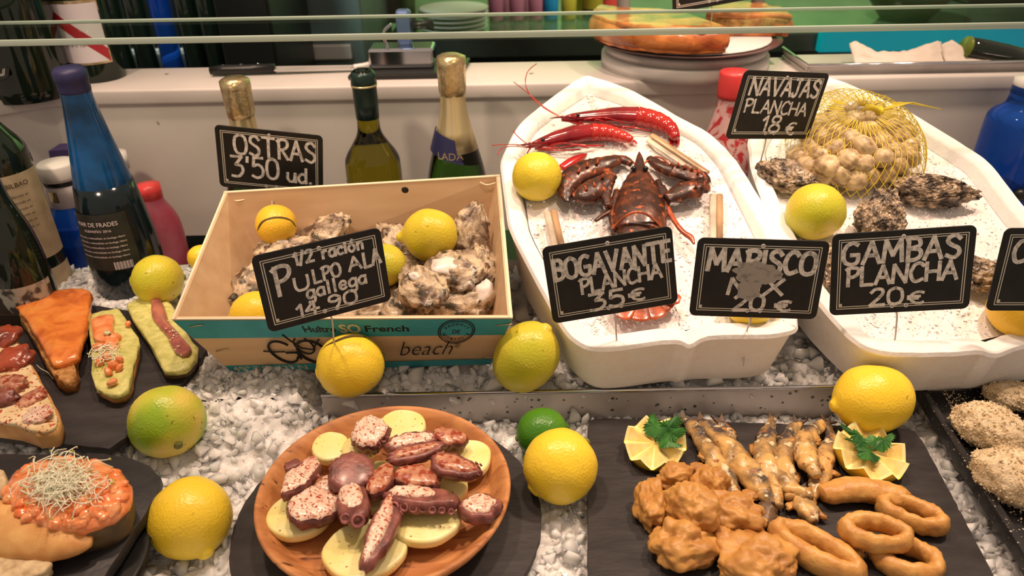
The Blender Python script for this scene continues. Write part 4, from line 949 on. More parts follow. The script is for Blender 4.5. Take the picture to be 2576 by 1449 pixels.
oyc(980, 690, .092, 20, (0, 0), .042, .032, .018, 'oyster beneath the green lemon in the crate', 23)
oyc(830, 690, .085, 60, (0, 0), .05, .04, .02, 'oyster hidden behind the octopus sign', 24)
oyc(740, 740, .085, 30, (0, 0), .045, .035, .018, 'oyster behind the lower corner of the octopus sign', 25)
oyc(1208, 680, .102, 90, (0, -10), .032, .022, .016, 'narrow oyster against the right side of the crate', 26)
_, c, r, m4 = lemon(695, 568, 51, .118, (.1, -.2, .95), 'slit orange yellow lemon holding the oyster price sign in the crate', 'lemon_old', 1.1, tip=.25, stem=False)
LEM['ostras'] = (c, r, m4); LEM_T['ostras'] = _
for key, arc in (('ostras', [(648, 580), (662, 558), (694, 548), (726, 553), (744, 570)]), ('pulpo', [(806, 900), (818, 876), (848, 858), (884, 846), (920, 848)])):
    c, r, m4 = LEM[key]; pts = []
    for x, y in cat(arc, 5):
        d = ray(x, y).normalized(); o_ = CAM - c; b_ = o_.dot(d); q_ = b_ * b_ - o_.length_squared + (r * 1.0) ** 2; pts.append(CAM + d * (-b_ - sqrt(max(q_, 0))))
    obj('cut_slit', tube(pts, [.0006] + [.0016] * 6 + [.0006], 8), MT['slit'], LEM_T[key], label='dark cut across the peel')
lemon(1084, 590, 66, .108, (-.92, -.05, -.05), 'yellow lemon with pointed tip resting on the oysters in the crate', 'lemon_pale', 1.12, tip=1.2)
lemon(968, 668, 54, .10, (.3, .2, .9), 'smooth pale green lemon beside the octopus price sign in the crate', 'lemon_green', 1.05, tip=.3)
lemon(650, 790, 58, .07, (-.9, -.35, -.05), 'yellow lemon low in the front left corner of the crate', 'lemon', 1.25, tip=1.0)
# ================================================================== BOTTLES
def bottle(name, label, px, py, Y, Hh, prof, m, z0=None, extra=()):
    t_ = PY(px, py, Y); z = t_.z - Hh if z0 is None else z0; p = Vector((t_.x, Y, z))
    t = thing(name, label, 'bottle', p)
    pr = [tuple(q) for q in cat(prof, 4)]
    o = obj('glass', xf(lathe([(max(a, .0003), b) for a, b in pr], 40), T(p)), m, t)
    for nm, pf, mm in extra: obj(nm, xf(lathe(pf, 40), T(p)), mm, t)
    return t, p
def band(t, p, r, z0, z1, m, a0=-170, a1=-10, nm='label', n=24):
    return obj(nm, xf(lathe([(r, z0), (r, z1)], n, a0=radians(a0), a1=radians(a1)), T(p)), m, t)
def btext(t, p, s, r, z, size, m, a=-90, **k):
    lb = [c for c in t.children if c.name.split('.')[0] == 'label']; vf = textvf(s, size, align='CENTER', **k)
    V_ = [p + Vector(((r + .0004) * cos(radians(a) + q.x / r), (r + .0004) * sin(radians(a) + q.x / r), z + q.y)) for q in vf[0]]
    obj('lettering', (V_, vf[1]), m, lb[0] if lb else t, smooth=False)
CH = [(.040, 0), (.044, .006), (.044, .09), (.0435, .125), (.038, .165), (.0275, .205), (.019, .235), (.0155, .262), (.0145, .29), (.0145, .312), (.001, .313)]
CAPS = [(.0305, .196), (.0230, .222), (.0178, .246), (.0163, .268), (.0158, .278)]
def champ(px, py, Y, label, lab=True):
    t, p = bottle('sparkling_wine_bottle', label, px, py, Y, .318, CH, MT['gl_green'])
    obj('foil', xf(lathe(CAPS, 40), T(p)), MT['goldsm'], t)
    v, f = lathe([(.0166, .268), (.0180, .275), (.0178, .296), (.0186, .306), (.0180, .316), (.012, .319), (.0005, .3195)], 40)
    v = [Vector(q) * 1 + Vector((q[0], q[1], 0)) * .12 * noise.noise(Vector((atan2(q[1], q[0]) * 2.4, q[2] * 260, 1))) for q in v]
    obj('cork_cover', xf((v, f), T(p)), MT['gold'], t)
    return t, p
t, p = champ(1133, 138, .975, 'sparkling wine bottle with gold foil and dark neck ribbon right of the white wine')
v, f = lathe([(.0325, .186), (.0245, .214)], 32, a0=radians(-200), a1=radians(20)); v = [Vector((q[0] * 1.04, q[1] * 1.04, q[2] - .010 * sin(2 * (atan2(q[1], q[0]) + pi / 2) * .5))) for q in v]
obj('neck_ribbon', xf((v, f), T(p)), MT['navy'], t)
obj('ribbon_edge', xf(lathe([(.0322, .1835), (.0313, .1895)], 32, a0=radians(-200), a1=radians(20)), T(p) @ Matrix.Scale(1.05, 4)), MT['goldsm'], t) if False else None
btext(t, p, 'LADA', .0335, .190, .014, MT['goldsm'], -100)
t, p = champ(588, 196, .965, 'sparkling wine bottle with gold foil behind the oyster price sign')
band(t, p, .0445, .03, .125, MT['label']); band(t, p, .0446, .02, .05, MT['navy'], nm='label_band')
WN = [(.034, 0), (.0375, .006), (.0375, .11), (.0372, .175), (.034, .192), (.024, .208), (.0165, .222), (.0145, .24), (.0142, .30), (.001, .301)]
t, p = bottle('wine_bottle', 'white wine bottle with dark green capsule and white label', 912, 180, .97, .302, WN, MT['gl_olive'])
obj('capsule', xf(lathe([(.0150, .242), (.0156, .262), (.0156, .284), (.0166, .286), (.0166, .298), (.014, .3025), (.0003, .303)], 32), T(p)), MT['capsule'], t)
obj('gold_ring', xf(lathe([(.0168, .284), (.0169, .2865)], 32), T(p)), MT['goldsm'], t)
band(t, p, .0381, .04, .158, MT['label'], -175, -35); btext(t, p, 'VIÑA MAYOR', .0382, .118, .0125, MT['ink'], -92, sx=.92)
btext(t, p, 'RIBERA DE DUERO', .0382, .108, .005, MT['ink'], -92)
btext(t, p, 'M', .0382, .134, .012, MT['goldsm'], -100)
# left group
AL = [(.036, 0), (.040, .008), (.041, .11), (.0395, .14), (.035, .18), (.0285, .225), (.021, .27), (.0165, .305), (.0145, .334), (.001, .335)]
t, p = bottle('wine_bottle', 'tall slender blue wine bottle with navy cap and dark back label', 172, 172, .835, .336, AL, MT['gl_navy'])
obj('cap', xf(lathe([(.0158, .308), (.0168, .314), (.0162, .322), (.0175, .324), (.0178, .333), (.014, .3375), (.0003, .338)], 32), T(p)), MT['navy'], t)
obj('dark_wine', xf(lathe([(.0416, .015), (.0420, .11), (.0407, .14), (.0362, .179), (.0324, .205)], 40), T(p)), MT['wine_dark'], t)  # added outer layer standing in for the dark wine inside
o = obj('label', xf(lathe([(.0424, .108), (.0414, .136), (.0372, .178)], 24, a0=radians(-160), a1=radians(-40)), T(p)), mat('dark_label', (40, 42, 36), (28, 30, 26), s=60, rough=.5), t)
btext(t, p, 'MAR DE FRADES', .0394, .164, .0075, MT['label'], -93, sx=.9)
btext(t, p, 'ALBARIÑO 2016', .0400, .157, .0045, MT['label'], -93)
for k in range(5): btext(t, p, 'elaborado y embotellado en bodega ribera', .0408 + .0003 * k, .149 - k * .006, .0034, MT['label'], -93 + (k % 2))
for k in range(22): pass
bars = [lathe([(.0427, .109), (.0426, .119)], 1, a0=radians(-80 + k * 1.6), a1=radians(-80 + k * 1.6 + .5 + .5 * ((k * 7) % 3 == 0))) for k in range(18)]
obj('barcode', xf(merge(*bars), T(p)), MT['label'], t, smooth=False)
WB = [(.032, 0), (.035, .005), (.035, .14), (.033, .158), (.024, .176), (.0195, .186), (.0195, .196), (.001, .197)]
t, p = bottle('water_bottle', 'blue water bottle with white screw cap and paper neck label', 140, 408, .915, .235, [(a, b) for a, b in WB[:-1]] + [(.001, .198)], MT['gl_blue'])
obj('neck_label', xf(lathe([(.0225, .178), (.0212, .205), (.0205, .212)], 32), T(p)), MT['label'], t)
obj('neck_stamp', xf(lathe([(.0222, .188), (.0216, .202)], 8, a0=radians(-120), a1=radians(-85)), T(p)), MT['gold'], t)
obj('collar', xf(lathe([(.0215, .208), (.0222, .213), (.021, .215)], 32), T(p)), MT['black'], t)
obj('screw_cap', xf(lathe([(.0225, .214), (.0232, .218), (.0232, .2325), (.0215, .2352), (.0003, .2355)], 36), T(p)), MT['whitepl'], t)
t, p = bottle('wine_bottle', 'brown wine bottle with long beige label at the left edge', 95, 690, .845, .29, WN, MT['gl_dark'], z0=.022)
band(t, p, .0380, .055, .165, MT['labelbeige'], -170, 20); band(t, p, .0380, .012, .040, MT['labelbeige'], -170, 20, 'lower_label')
btext(t, p, 'RAMÓN BILBAO', .0382, .150, .008, MT['ink'], -60)
for k in range(6): btext(t, p, 'vino de crianza elaborado en', .0382, .138 - k * .008, .0045, MT['inkpale'] if False else MT['ink'], -62)
obj('capsule', xf(lathe([(.0150, .235), (.0150, .2895), (.001, .29)], 24), T(p)), MT['goldsm'], t)
q = PY(52, 690, .762)
t = thing('wine_bottle', 'dark bottle with torn pale label in the front left corner', 'bottle', (q.x, .762, .035)); p = Vector((q.x, .762, .035))
obj('glass', xf(lathe([tuple(a) for a in cat([(.028, 0), (.030, .006), (.030, .07), (.026, .11), (.0165, .15), (.013, .19), (.001, .191)], 4)], 36), T(p)), MT['gl_dark'], t)
band(t, p, .0304, .012, .052, mat('torn_label', (176, 172, 156), (70, 66, 60), s=70, lo=.45, hi=.55, rough=.7), -120, 0)
t, p = bottle('soft_drink_bottle', 'pink bottle with white cap standing behind the tall blue bottle', 284, 385, 1.004, .235, [(.027, 0), (.030, .006), (.030, .13), (.027, .165), (.017, .195), (.014, .21), (.014, .23), (.001, .231)], MT['gl_pink'])
obj('screw_cap', xf(lathe([(.0165, .212), (.0168, .236), (.001, .237)], 28), T(p)), MT['whitepl'], t); band(t, p, .0305, .08, .12, MT['red'], -170, 10)
t, p = bottle('soft_drink_bottle', 'rose pink bottle right of the tall blue bottle', 372, 470, .94, .16, [(.028, 0), (.030, .006), (.030, .09), (.026, .118), (.016, .14), (.014, .158), (.001, .159)], MT['gl_pink'])
obj('screw_cap', xf(lathe([(.0155, .145), (.0155, .163), (.001, .164)], 24), T(p)), MT['redcap'], t)
t, p = bottle('soft_drink_bottle', 'frosted bottle with red cap and red bird pattern between the boats', 1850, 178, .995, .27, [(.032, 0), (.036, .006), (.036, .12), (.033, .16), (.024, .20), (.0185, .225), (.0175, .25), (.001, .251)], mat('frosted_red_print', (224, 170, 160), (196, 52, 54), s=40, lo=.5, hi=.58, rough=.25, dist=1.5))
obj('screw_cap', xf(lathe([(.0195, .235), (.0200, .240), (.0200, .266), (.0185, .270), (.001, .2705)], 32), T(p)), MT['redcap'], t)
t, p = bottle('water_bottle', 'bright blue bottle at the right edge behind the right foam boat', 2608, 205, .985, .25, [(.043, 0), (.047, .008), (.047, .12), (.046, .19), (.042, .207), (.030, .217), (.026, .228), (.024, .248), (.001, .249)], MT['gl_blue'])
obj('screw_cap', xf(lathe([(.0255, .234), (.026, .254), (.001, .255)], 28), T(p)), MT['whitepl'], t)
# leaflet behind
a, b, c_, d_ = PY(122, 380, 1.0), PY(206, 374, 1.0), PY(226, 520, 1.0), PY(150, 525, 1.0)
t = thing('carton', 'purple and red printed carton behind the white capped water bottle', 'carton', (b.x, 1.0, d_.z))
obj('carton_body', slab([a, b, c_, d_], Vector((0, .03, 0))), MT['purple'], t, smooth=False)
obj('red_panel', slab([a * .55 + d_ * .45 + Vector((0, -.0005, 0)), b * .65 + c_ * .35 + Vector((0, -.0005, 0)), c_ + Vector((0, -.0005, 0)), d_ + Vector((0, -.0005, 0))], Vector((0, .0004, 0))), MT['red'], t, smooth=False)
for s, k in (('REST', .42), ('QOS', .60), ('SIT', .80)):
    vf = textvf(s, .022, bold=.012); o0 = b * (1 - k) + c_ * k + Vector((-.034, -.0012, -.018)); obj('lettering', ([o0 + Vector((q.x, 0, q.y)) for q in vf[0]], vf[1]), MT['label'] if k > .5 else MT['redcap'], t, smooth=False)
# two bottles standing on the ledge at far left
q = P(52, 240, WZ)
t = thing('spirit_bottle', 'big black bottle with grey label on the left of the ledge', 'bottle', (q.x, q.y + .02, WZ)); p = Vector((q.x, q.y + .03, WZ))
obj('glass', xf(lathe([tuple(a) for a in cat([(.048, 0), (.052, .008), (.052, .2), (.03, .26), (.018, .28), (.018, .34), (.001, .341)], 4)], 40), T(p)), MT['gl_dark'], t)
band(t, p, .0525, .098, .19, mat('grey_label', (150, 142, 140), rough=.7), -175, -20)
btext(t, p, 'GRAN RESERVA FAMILIA 2012', .0528, .112, .007, MT['ink'], -70, sx=.8); btext(t, p, 'RIOJA', .0528, .140, .012, MT['red'], -90)
q = P(226, 208, WZ)
t = thing('spirit_bottle', 'bottle with white label and red diagonal stripe on the ledge', 'bottle', (q.x, q.y + .02, WZ)); p = Vector((q.x, q.y + .03, WZ))
obj('glass', xf(lathe([tuple(a) for a in cat([(.034, 0), (.037, .006), (.037, .12), (.03, .15), (.015, .17), (.014, .25), (.001, .251)], 4)], 36), T(p)), MT['gl_dark'], t)
band(t, p, .0374, .026, .112, MT['gold'], -150, -25); band(t, p, .0377, .029, .108, MT['label'], -147, -28)
V_, f = [], []
for k in range(13):
    a = radians(-147 + 119 * k / 12); z = .098 - .062 * (k / 12) ** 1.3; V_ += [p + Vector((.0380 * cos(a), .0380 * sin(a), z - .009)), p + Vector((.0380 * cos(a), .0380 * sin(a), z + .009))]
for k in range(12): f.append((2 * k, 2 * k + 2, 2 * k + 3, 2 * k + 1))
obj('red_stripe', (V_, f), MT['red'], t); btext(t, p, 'GRAND', .0380, .052, .013, MT['inkpale'] if False else MT['gold'], -92, sx=.7)
# red peppers and an olive behind the right boat
o = obj('red_pepper', tube(smooth_path([PY(2522, 448, .965), PY(2545, 462, .96), PY(2562, 474, .955)], 2), [.001, .004] + [.005] * 7 + [.003], 10), MT['redcap']); tag(o, 'red pepper strip below the bright blue bottle', 'pepper')
o = obj('tomato', blob(T(PY(2590, 474, .96)), .017, .017, .014, .03, 2, 1, 3), MT['redcap']); tag(o, 'red tomato at the right edge below the blue bottle', 'tomato')
o = obj('black_olive', blob(T(PY(2566, 490, .935)), .0105, .009, .009, .02, 2, 1, 3), MT['black']); tag(o, 'shiny black olive at the right edge beside the foam boat', 'olive')
# ================================================================== SLATES
FOOT = []      # footprints for keeping ice out
def rough_edge(pts, amp, seed, step=.006):
    out = []
    n = len(pts)
    for i in range(n):
        a, b = Vector(pts[i][:2]), Vector(pts[(i + 1) % n][:2]); d = b - a; k = max(1, int(d.length / step)); nn = Vector((-d.y, d.x)).normalized()
        for j in range(k):
            q = a + d * (j / k); out.append(q + nn * amp * noise.noise(Vector((q.x * 130, q.y * 130, seed))))
    return [(q.x, q.y) for q in out]
def slate(label, poly, z1, th, m='slate', seed=1, amp=.0011):
    pl = rough_edge(poly, amp, seed); FOOT.append((np.array(pl), z1 - th))
    o = obj('slate_board', prism(pl, z1 - th, z1, .0008, 2), MT[m], smooth=True); autosmooth(o, 40); return tag(o, label, 'slate', 'slate serving boards')
ZL = .040      # rear left slate
slate('dark slate board at the left carrying the pie slice and toasts', [P(x, y, ZL) for x, y in [(-180, 760), (230, 766), (440, 800), (520, 880), (488, 925), (455, 968), (392, 1010), (345, 1060), (318, 1098), (275, 1128), (230, 1124), (0, 1098), (-180, 1080)]], ZL, .008, 'slate', 3)
ZF = .050      # front left slate
slate('thick dark slate board in the front left corner under the salmon toast', [P(x, y, ZF) for x, y in [(-150, 1142), (260, 1142), (330, 1152), (378, 1172), (402, 1200), (398, 1238), (360, 1300), (262, 1449), (215, 1520), (-150, 1520)]], ZF, .010, 'slate_dark', 5)
ZR = .014
c0 = P(978, 1300, ZR); rs = 384 * ppm(c0)
slate('round slate board under the wooden octopus dish', [(c0.x + rs * cos(2 * pi * k / 60), c0.y + rs * sin(2 * pi * k / 60)) for k in range(60)], ZR, .007, 'slate', 7)
ZS = .016
slate('rectangular slate board with fried fish and squid rings', [P(x, y, ZS) for x, y in [(1480, 1075), (1486, 1056), (1500, 1051), (2270, 1074), (2302, 1084), (2322, 1110), (2400, 1255), (2545, 1530), (1478, 1530), (1478, 1250)]], ZS, .008, 'slate', 9)
# bowl like support under the front left slate
p = P(30, 1450, ZF)
t = thing('tray_stand', 'dark rounded stand beneath the front left slate board', 'stand', (p.x, p.y, -.01))
obj('stand_body', xf(lathe([(.05, 0), (.075, .018), (.083, .040), (.08, .0405), (.001, .0405)], 40), T((p.x, p.y + .02, -.005))), MT['black'], t)
obj('stand_foot', xf(lathe([(.052, -.002), (.054, .002), (.05, .003)], 40), T((p.x, p.y + .02, -.005))), MT['black'], t)
# right black tray
ZB = .034
t = thing('black_tray', 'black rectangular tray with breaded croquettes at the right edge', 'tray', P(2500, 1100, ZB - .01))
def rr2(pts): return [(q.x, q.y) for q in pts]
outer = [P(x, y, ZB) for x, y in [(2298, 950), (2312, 944), (2700, 952), (2900, 1500), (2640, 1500), (2560, 1365), (2440, 1180)]]
inner = [P(x, y, ZB) for x, y in [(2320, 962), (2330, 958), (2690, 964), (2880, 1490), (2650, 1490), (2575, 1360), (2456, 1175)]]
inb = [Vector((q.x, q.y, ZB - .008)) + (Vector((P(2560, 1150, ZB).x, P(2560, 1150, ZB).y, 0)) - Vector((q.x, q.y, 0))) * .05 for q in inner]
n = len(outer); V_ = [Vector((q.x, q.y, ZB - .014)) for q in outer] + outer + inner + inb; f = []
for r_ in range(3):
    for k in range(n): f.append((r_ * n + k, r_ * n + (k + 1) % n, (r_ + 1) * n + (k + 1) % n, (r_ + 1) * n + k))
f += [tuple(range(n - 1, -1, -1)), tuple(3 * n + k for k in range(n))]
obj('tray_body', (V_, f), MT['black_tray'], t, smooth=False); FOOT.append((np.array(rr2(outer)), ZB - .014))
obj('rim', tube(outer + [outer[0]], .0013, 6), MT['black_tray'], t)
cr_, cs_ = [], []
for k in range(420):
    u = rng.random() ** 1.6; x = 2345 + 190 * u + rng.normal() * 18 + (rng.random() > .5) * 70 * u; y = 970 + 330 * rng.random() * (u + .25)
    q = P(2340 + (y - 960) * .56 + 14 + abs(rng.normal()) * 34, y, ZB - .008); cr_.append(tuple(q)); cs_.append(.0004 + .0006 * rng.random())
o = obj('loose_crumbs', chunks(np.array(cr_), np.array(cs_), rng), MT['sesame'], t, smooth=False); o['kind'] = 'stuff'
def croq(px, py, a, b, ang, label, seed):
    pp = P(px, py, ZB + .004); L_, W_ = a * ppm(pp), b * ppm(pp); h = W_ * .8
    m = T(P(px, py, ZB - .008 + h * .7)) @ RZ(ang)
    vf = blob(m, L_, W_, h, .09, 2.2, seed, 5, 4, .3); o = obj('croquette', vf, MT['crumb'])
    sel = rng.choice(len(vf[0]), 1500); cc = obj('crumb_coat', chunks(np.array([tuple(vf[0][i] + Vector(rng.normal(size=3)) * .0007) for i in sel]), .0005 + .0008 * rng.random(1500), rng), MT['crumb'], o, smooth=False); cc['kind'] = 'stuff'
    tag(o, label, 'croquette', 'breaded croquettes on the black tray')
croq(2490, 1078, 88, 70, -50, 'pale breaded croquette in the middle of the black tray', 1)
croq(2560, 1000, 78, 44, -15, 'brown breaded croquette at the back of the black tray', 2)
croq(2560, 1205, 105, 84, -50, 'big breaded croquette nearest the front of the black tray', 3)
# ================================================================== OCTOPUS DISH
pc = P(968, 1226, .045); Rp = 316 * ppm(pc); pz = ZR
dish = thing('wooden_dish', 'round carved wooden dish of octopus on the round slate', 'dish', (pc.x, pc.y, pz))
obj('dish_body', xf(lathe([tuple(a) for a in cat([(Rp * .62, 0), (Rp * .80, .006), (Rp * .93, .018), (Rp * .995, .029), (Rp, .0325), (Rp * .975, .0335), (Rp * .93, .030), (Rp * .86, .021), (Rp * .78, .0155), (Rp * .4, .0145), (.001, .0145)], 3)], 72), T((pc.x, pc.y, pz))), MT['wood_dish'], dish)
ZD = pz + .0145
def potato(px, py, a, b, ang, z, label, seed, tilt=(0, 0), h=.009, cut=None):
    p0 = P(px, py, z + h * .5); A, B = a * ppm(p0), b * ppm(p0) * 1.42; n = 40; pl = []
    for k in range(n):
        u = 2 * pi * k / n; rr_ = 1 + .05 * noise.noise(Vector((cos(u) * 1.6, sin(u) * 1.6, seed)))
        x, y = A * rr_ * cos(u), B * rr_ * sin(u)
        if cut is not None and x > A * cut: x = A * cut + .0015 * noise.noise(Vector((y * 300, seed, 0)))
        pl.append((x, y))
    m = T((p0.x, p0.y, z)) @ RZ(ang) @ EUL(tilt[0], tilt[1], 0)
    o = obj('potato_slice', xf(prism(pl, 0, h, .0028, 4), m), MT['potato']); tag(o, label, 'potato', 'potato slices on the wooden dish')
potato(1012, 1075, 62, 38, -15, ZD + .012, 'potato slice at the top of the dish behind the octopus', 1, (8, 0))
potato(832, 1128, 46, 38, 20, ZD + .011, 'small potato slice at the upper left of the dish', 2)
potato(905, 1130, 44, 30, -10, ZD + .014, 'potato slice beneath the paprika topped octopus at the top', 3, (14, 0))
potato(1170, 1160, 62, 52, -35, ZD + .009, 'potato slice at the right of the dish under the octopus', 4)
potato(752, 1300, 82, 52, -12, ZD + .006, 'big potato slice at the left of the dish', 5)
potato(920, 1385, 108, 66, 14, ZD + .006, 'largest potato slice at the bottom of the dish', 6, (0, 0))
potato(1074, 1312, 88, 54, 12, ZD + .010, 'potato slice at the lower right of the dish', 7)
potato(950, 1225, 90, 60, 5, ZD + .004, 'potato slice in the middle under the octopus pile', 8)
potato(1105, 1230, 70, 44, 5, ZD + .004, 'potato slice under the long octopus piece', 9)
def octo(px, py, a, b, ang, z, label, seed, tilt=(0, 0), h=.010, suck=(), fm='octoflesh', cover=(1.05, 1.0), rag=.20, shift=(0, 0), taper=0):
    """slice of tentacle: dark skin body + pale cut face + suckers; a,b half sizes px; ang degrees in plan"""
    a *= 1.10; b *= 1.08; p0 = P(px, py, z + h); A, B = a * ppm(p0), b * ppm(p0) * 1.3; n = 48; pl = []
    for k in range(n):
        u = 2 * pi * k / n; rr_ = 1 + rag * noise.fractal(Vector((cos(u) * 1.8, sin(u) * 1.8, seed * 1.7)), 1, 2, 3) + .05 * noise.noise(Vector((k * .9, seed, 3)))
        x = A * rr_ * cos(u); y = B * rr_ * sin(u) * (1 - taper * x / A); pl.append((x, y))
    m = T((p0.x, p0.y, z + h * .5)) @ RZ(ang) @ EUL(tilt[0], tilt[1], 0) @ T((0, 0, -h * .5))
    t = thing('octopus_piece', label, 'octopus', (p0.x, p0.y, z), 'octopus pieces on the wooden dish')
    V_, F_ = [], []; lev = [(.80, 0), (.98, .18), (1.06, .5), (1.03, .8), (.95, .98), (.82, 1.02)]
    for s, hz in lev:
        for k, (x, y) in enumerate(pl):
            j = 1 + .10 * noise.noise(Vector((k * .55, hz * 3, seed))); V_.append(m @ Vector((x * s * j, y * s * j, h * hz)))
    for r_ in range(len(lev) - 1):
        for k in range(n): F_.append((r_ * n + k, r_ * n + (k + 1) % n, (r_ + 1) * n + (k + 1) % n, (r_ + 1) * n + k))
    F_ += [tuple(range(n - 1, -1, -1)), tuple((len(lev) - 1) * n + k for k in range(n))]
    obj('skin', (V_, F_), MT['octoskin'], t)
    if fm:
        V2, F2 = [], []; sx, sy = cover
        for s, hz in [(1, .96), (.93, 1.10), (.7, 1.20), (.35, 1.24)]:
            for x, y in pl:
                q = Vector((x * sx * s * .93 + shift[0] * A, y * sy * s + shift[1] * B, h * hz)); q.z += h * .14 * noise.noise(Vector((q.x * 220, q.y * 220, seed))); V2.append(m @ q)
        for r_ in range(3):
            for k in range(n): F2.append((r_ * n + k, r_ * n + (k + 1) % n, (r_ + 1) * n + (k + 1) % n, (r_ + 1) * n + k))
        F2.append(tuple(3 * n + k for k in range(n)))
        obj('cut_face', (V2, F2), MT[fm], t)
    for (sx, sy, sr, sz) in suck:
        r1 = 1.35 * sr * ppm(p0); c = m @ Vector((sx * A, sy * B, h * sz)); zz = (m.to_3x3() @ Vector((sx * .6, sy * 1.2, .55))).normalized()
        obj('sucker', xf(lathe([(r1 * .7, -r1 * .5), (r1 * 1.05, r1 * .1), (r1, r1 * .45), (r1 * .72, r1 * .5), (r1 * .5, r1 * .1), (r1 * .12, r1 * .05)], 14), zframe(c, zz)), MT['octosucker'], t)
def row(n, x0, x1, y, r0, r1, z=.6): return [(x0 + (x1 - x0) * k / (n - 1), y * (1 + .06 * (k % 2)), r0 + (r1 - r0) * k / (n - 1), z) for k in range(n)]
octo(930, 1082, 44, 34, -25, ZD + .026, 'thick octopus piece with orange paprika at the top of the dish', 1, (10, 0), .013, [(.8, -.5, 6, .7), (.9, -.1, 6, .7), (.75, .3, 5, .8)])
octo(1032, 1105, 62, 20, 12, ZD + .028, 'grey white octopus slice at the top right of the pile', 2, (6, 0), .010, row(6, -.8, .7, .75, 4, 3, .9), cover=(.95, .75))
octo(1045, 1132, 66, 18, 18, ZD + .030, 'long purple octopus slice across the top right of the pile', 3, (6, 0), .009, (), fm='octodark', cover=(.9, .6))
octo(1128, 1095, 38, 20, -15, ZD + .024, 'dark paprika octopus scrap at the upper right rim', 4, (0, 10), .011, row(4, -.5, .8, .8, 4, 3, .8), fm='octodark', rag=.3)
octo(1140, 1165, 58, 24, -16, ZD + .027, 'frilly octopus piece with toothed end on the right', 5, (0, 8), .010, row(7, -.1, 1.0, .7, 5, 3.5, .9) + row(3, .95, 1.05, -.1, 4, 4, .8), fm='octodark', rag=.25, cover=(.95, .7))
octo(757, 1192, 34, 50, -14, ZD + .020, 'round octopus slice with paprika at the far left of the dish', 6, (-6, -6), .012, row(4, .9, .95, .2, 5, 5, .6))
octo(735, 1166, 20, 10, 10, ZD + .028, 'charred octopus scrap hanging over the left rim', 16, (0, 0), .007, (), fm=None, rag=.4)
octo(880, 1178, 50, 40, 20, ZD + .024, 'plump purple brown octopus lump left of the centre', 7, (12, 0), .018, [(.5, -.7, 5, .6), (.2, -.8, 5, .6)], fm=None)
octo(822, 1218, 26, 22, -20, ZD + .017, 'small octopus slice tucked between two larger pieces on the left', 8, (0, 0), .010)
octo(786, 1266, 58, 42, -14, ZD + .017, 'broad octopus slice with red paprika on the left potato', 9, (-4, 4), .013, [(.55, .35, 8, 1.0), (.7, .5, 6, .9)])
octo(886, 1245, 34, 66, 16, ZD + .024, 'octopus piece with two big suckers in the centre of the dish', 10, (-10, 0), .014, [(.1, -1.0, 13, .65), (-.62, -.82, 10, .7)], cover=(.82, .78), shift=(-.08, .12), taper=0)
octo(955, 1203, 28, 36, -20, ZD + .024, 'small orange octopus chunk beside the centre of the dish', 11, (0, 0), .012, [(.8, -.3, 5, .7)], fm='octodark')
octo(1048, 1195, 56, 26, -10, ZD + .020, 'brown octopus slice above the long suckered piece', 12, (0, 0), .011, (), fm='octodark', rag=.2)
octo(1055, 1246, 84, 26, -8, ZD + .023, 'long octopus tentacle slice with a row of suckers', 13, (-14, 0), .013, row(8, -.85, .95, -.95, 10, 6, .55), cover=(.72, .66), shift=(-.26, .18))
octo(958, 1325, 30, 88, -10, ZD + .022, 'tapering octopus tentacle tip pointing to the front of the dish', 14, (0, 8), .013, [(.85 - .09 * k, .55 - .2 * k, 7 - .45 * k, .7) for k in range(8)], cover=(.66, .92), shift=(-.2, 0), fm='octoflesh')
octo(1208, 1270, 48, 32, 10, ZD + .017, 'octopus slice lying apart at the right rim of the dish', 15, (-6, 0), .012, (), cover=(.88, .8), shift=(-.02, .04))
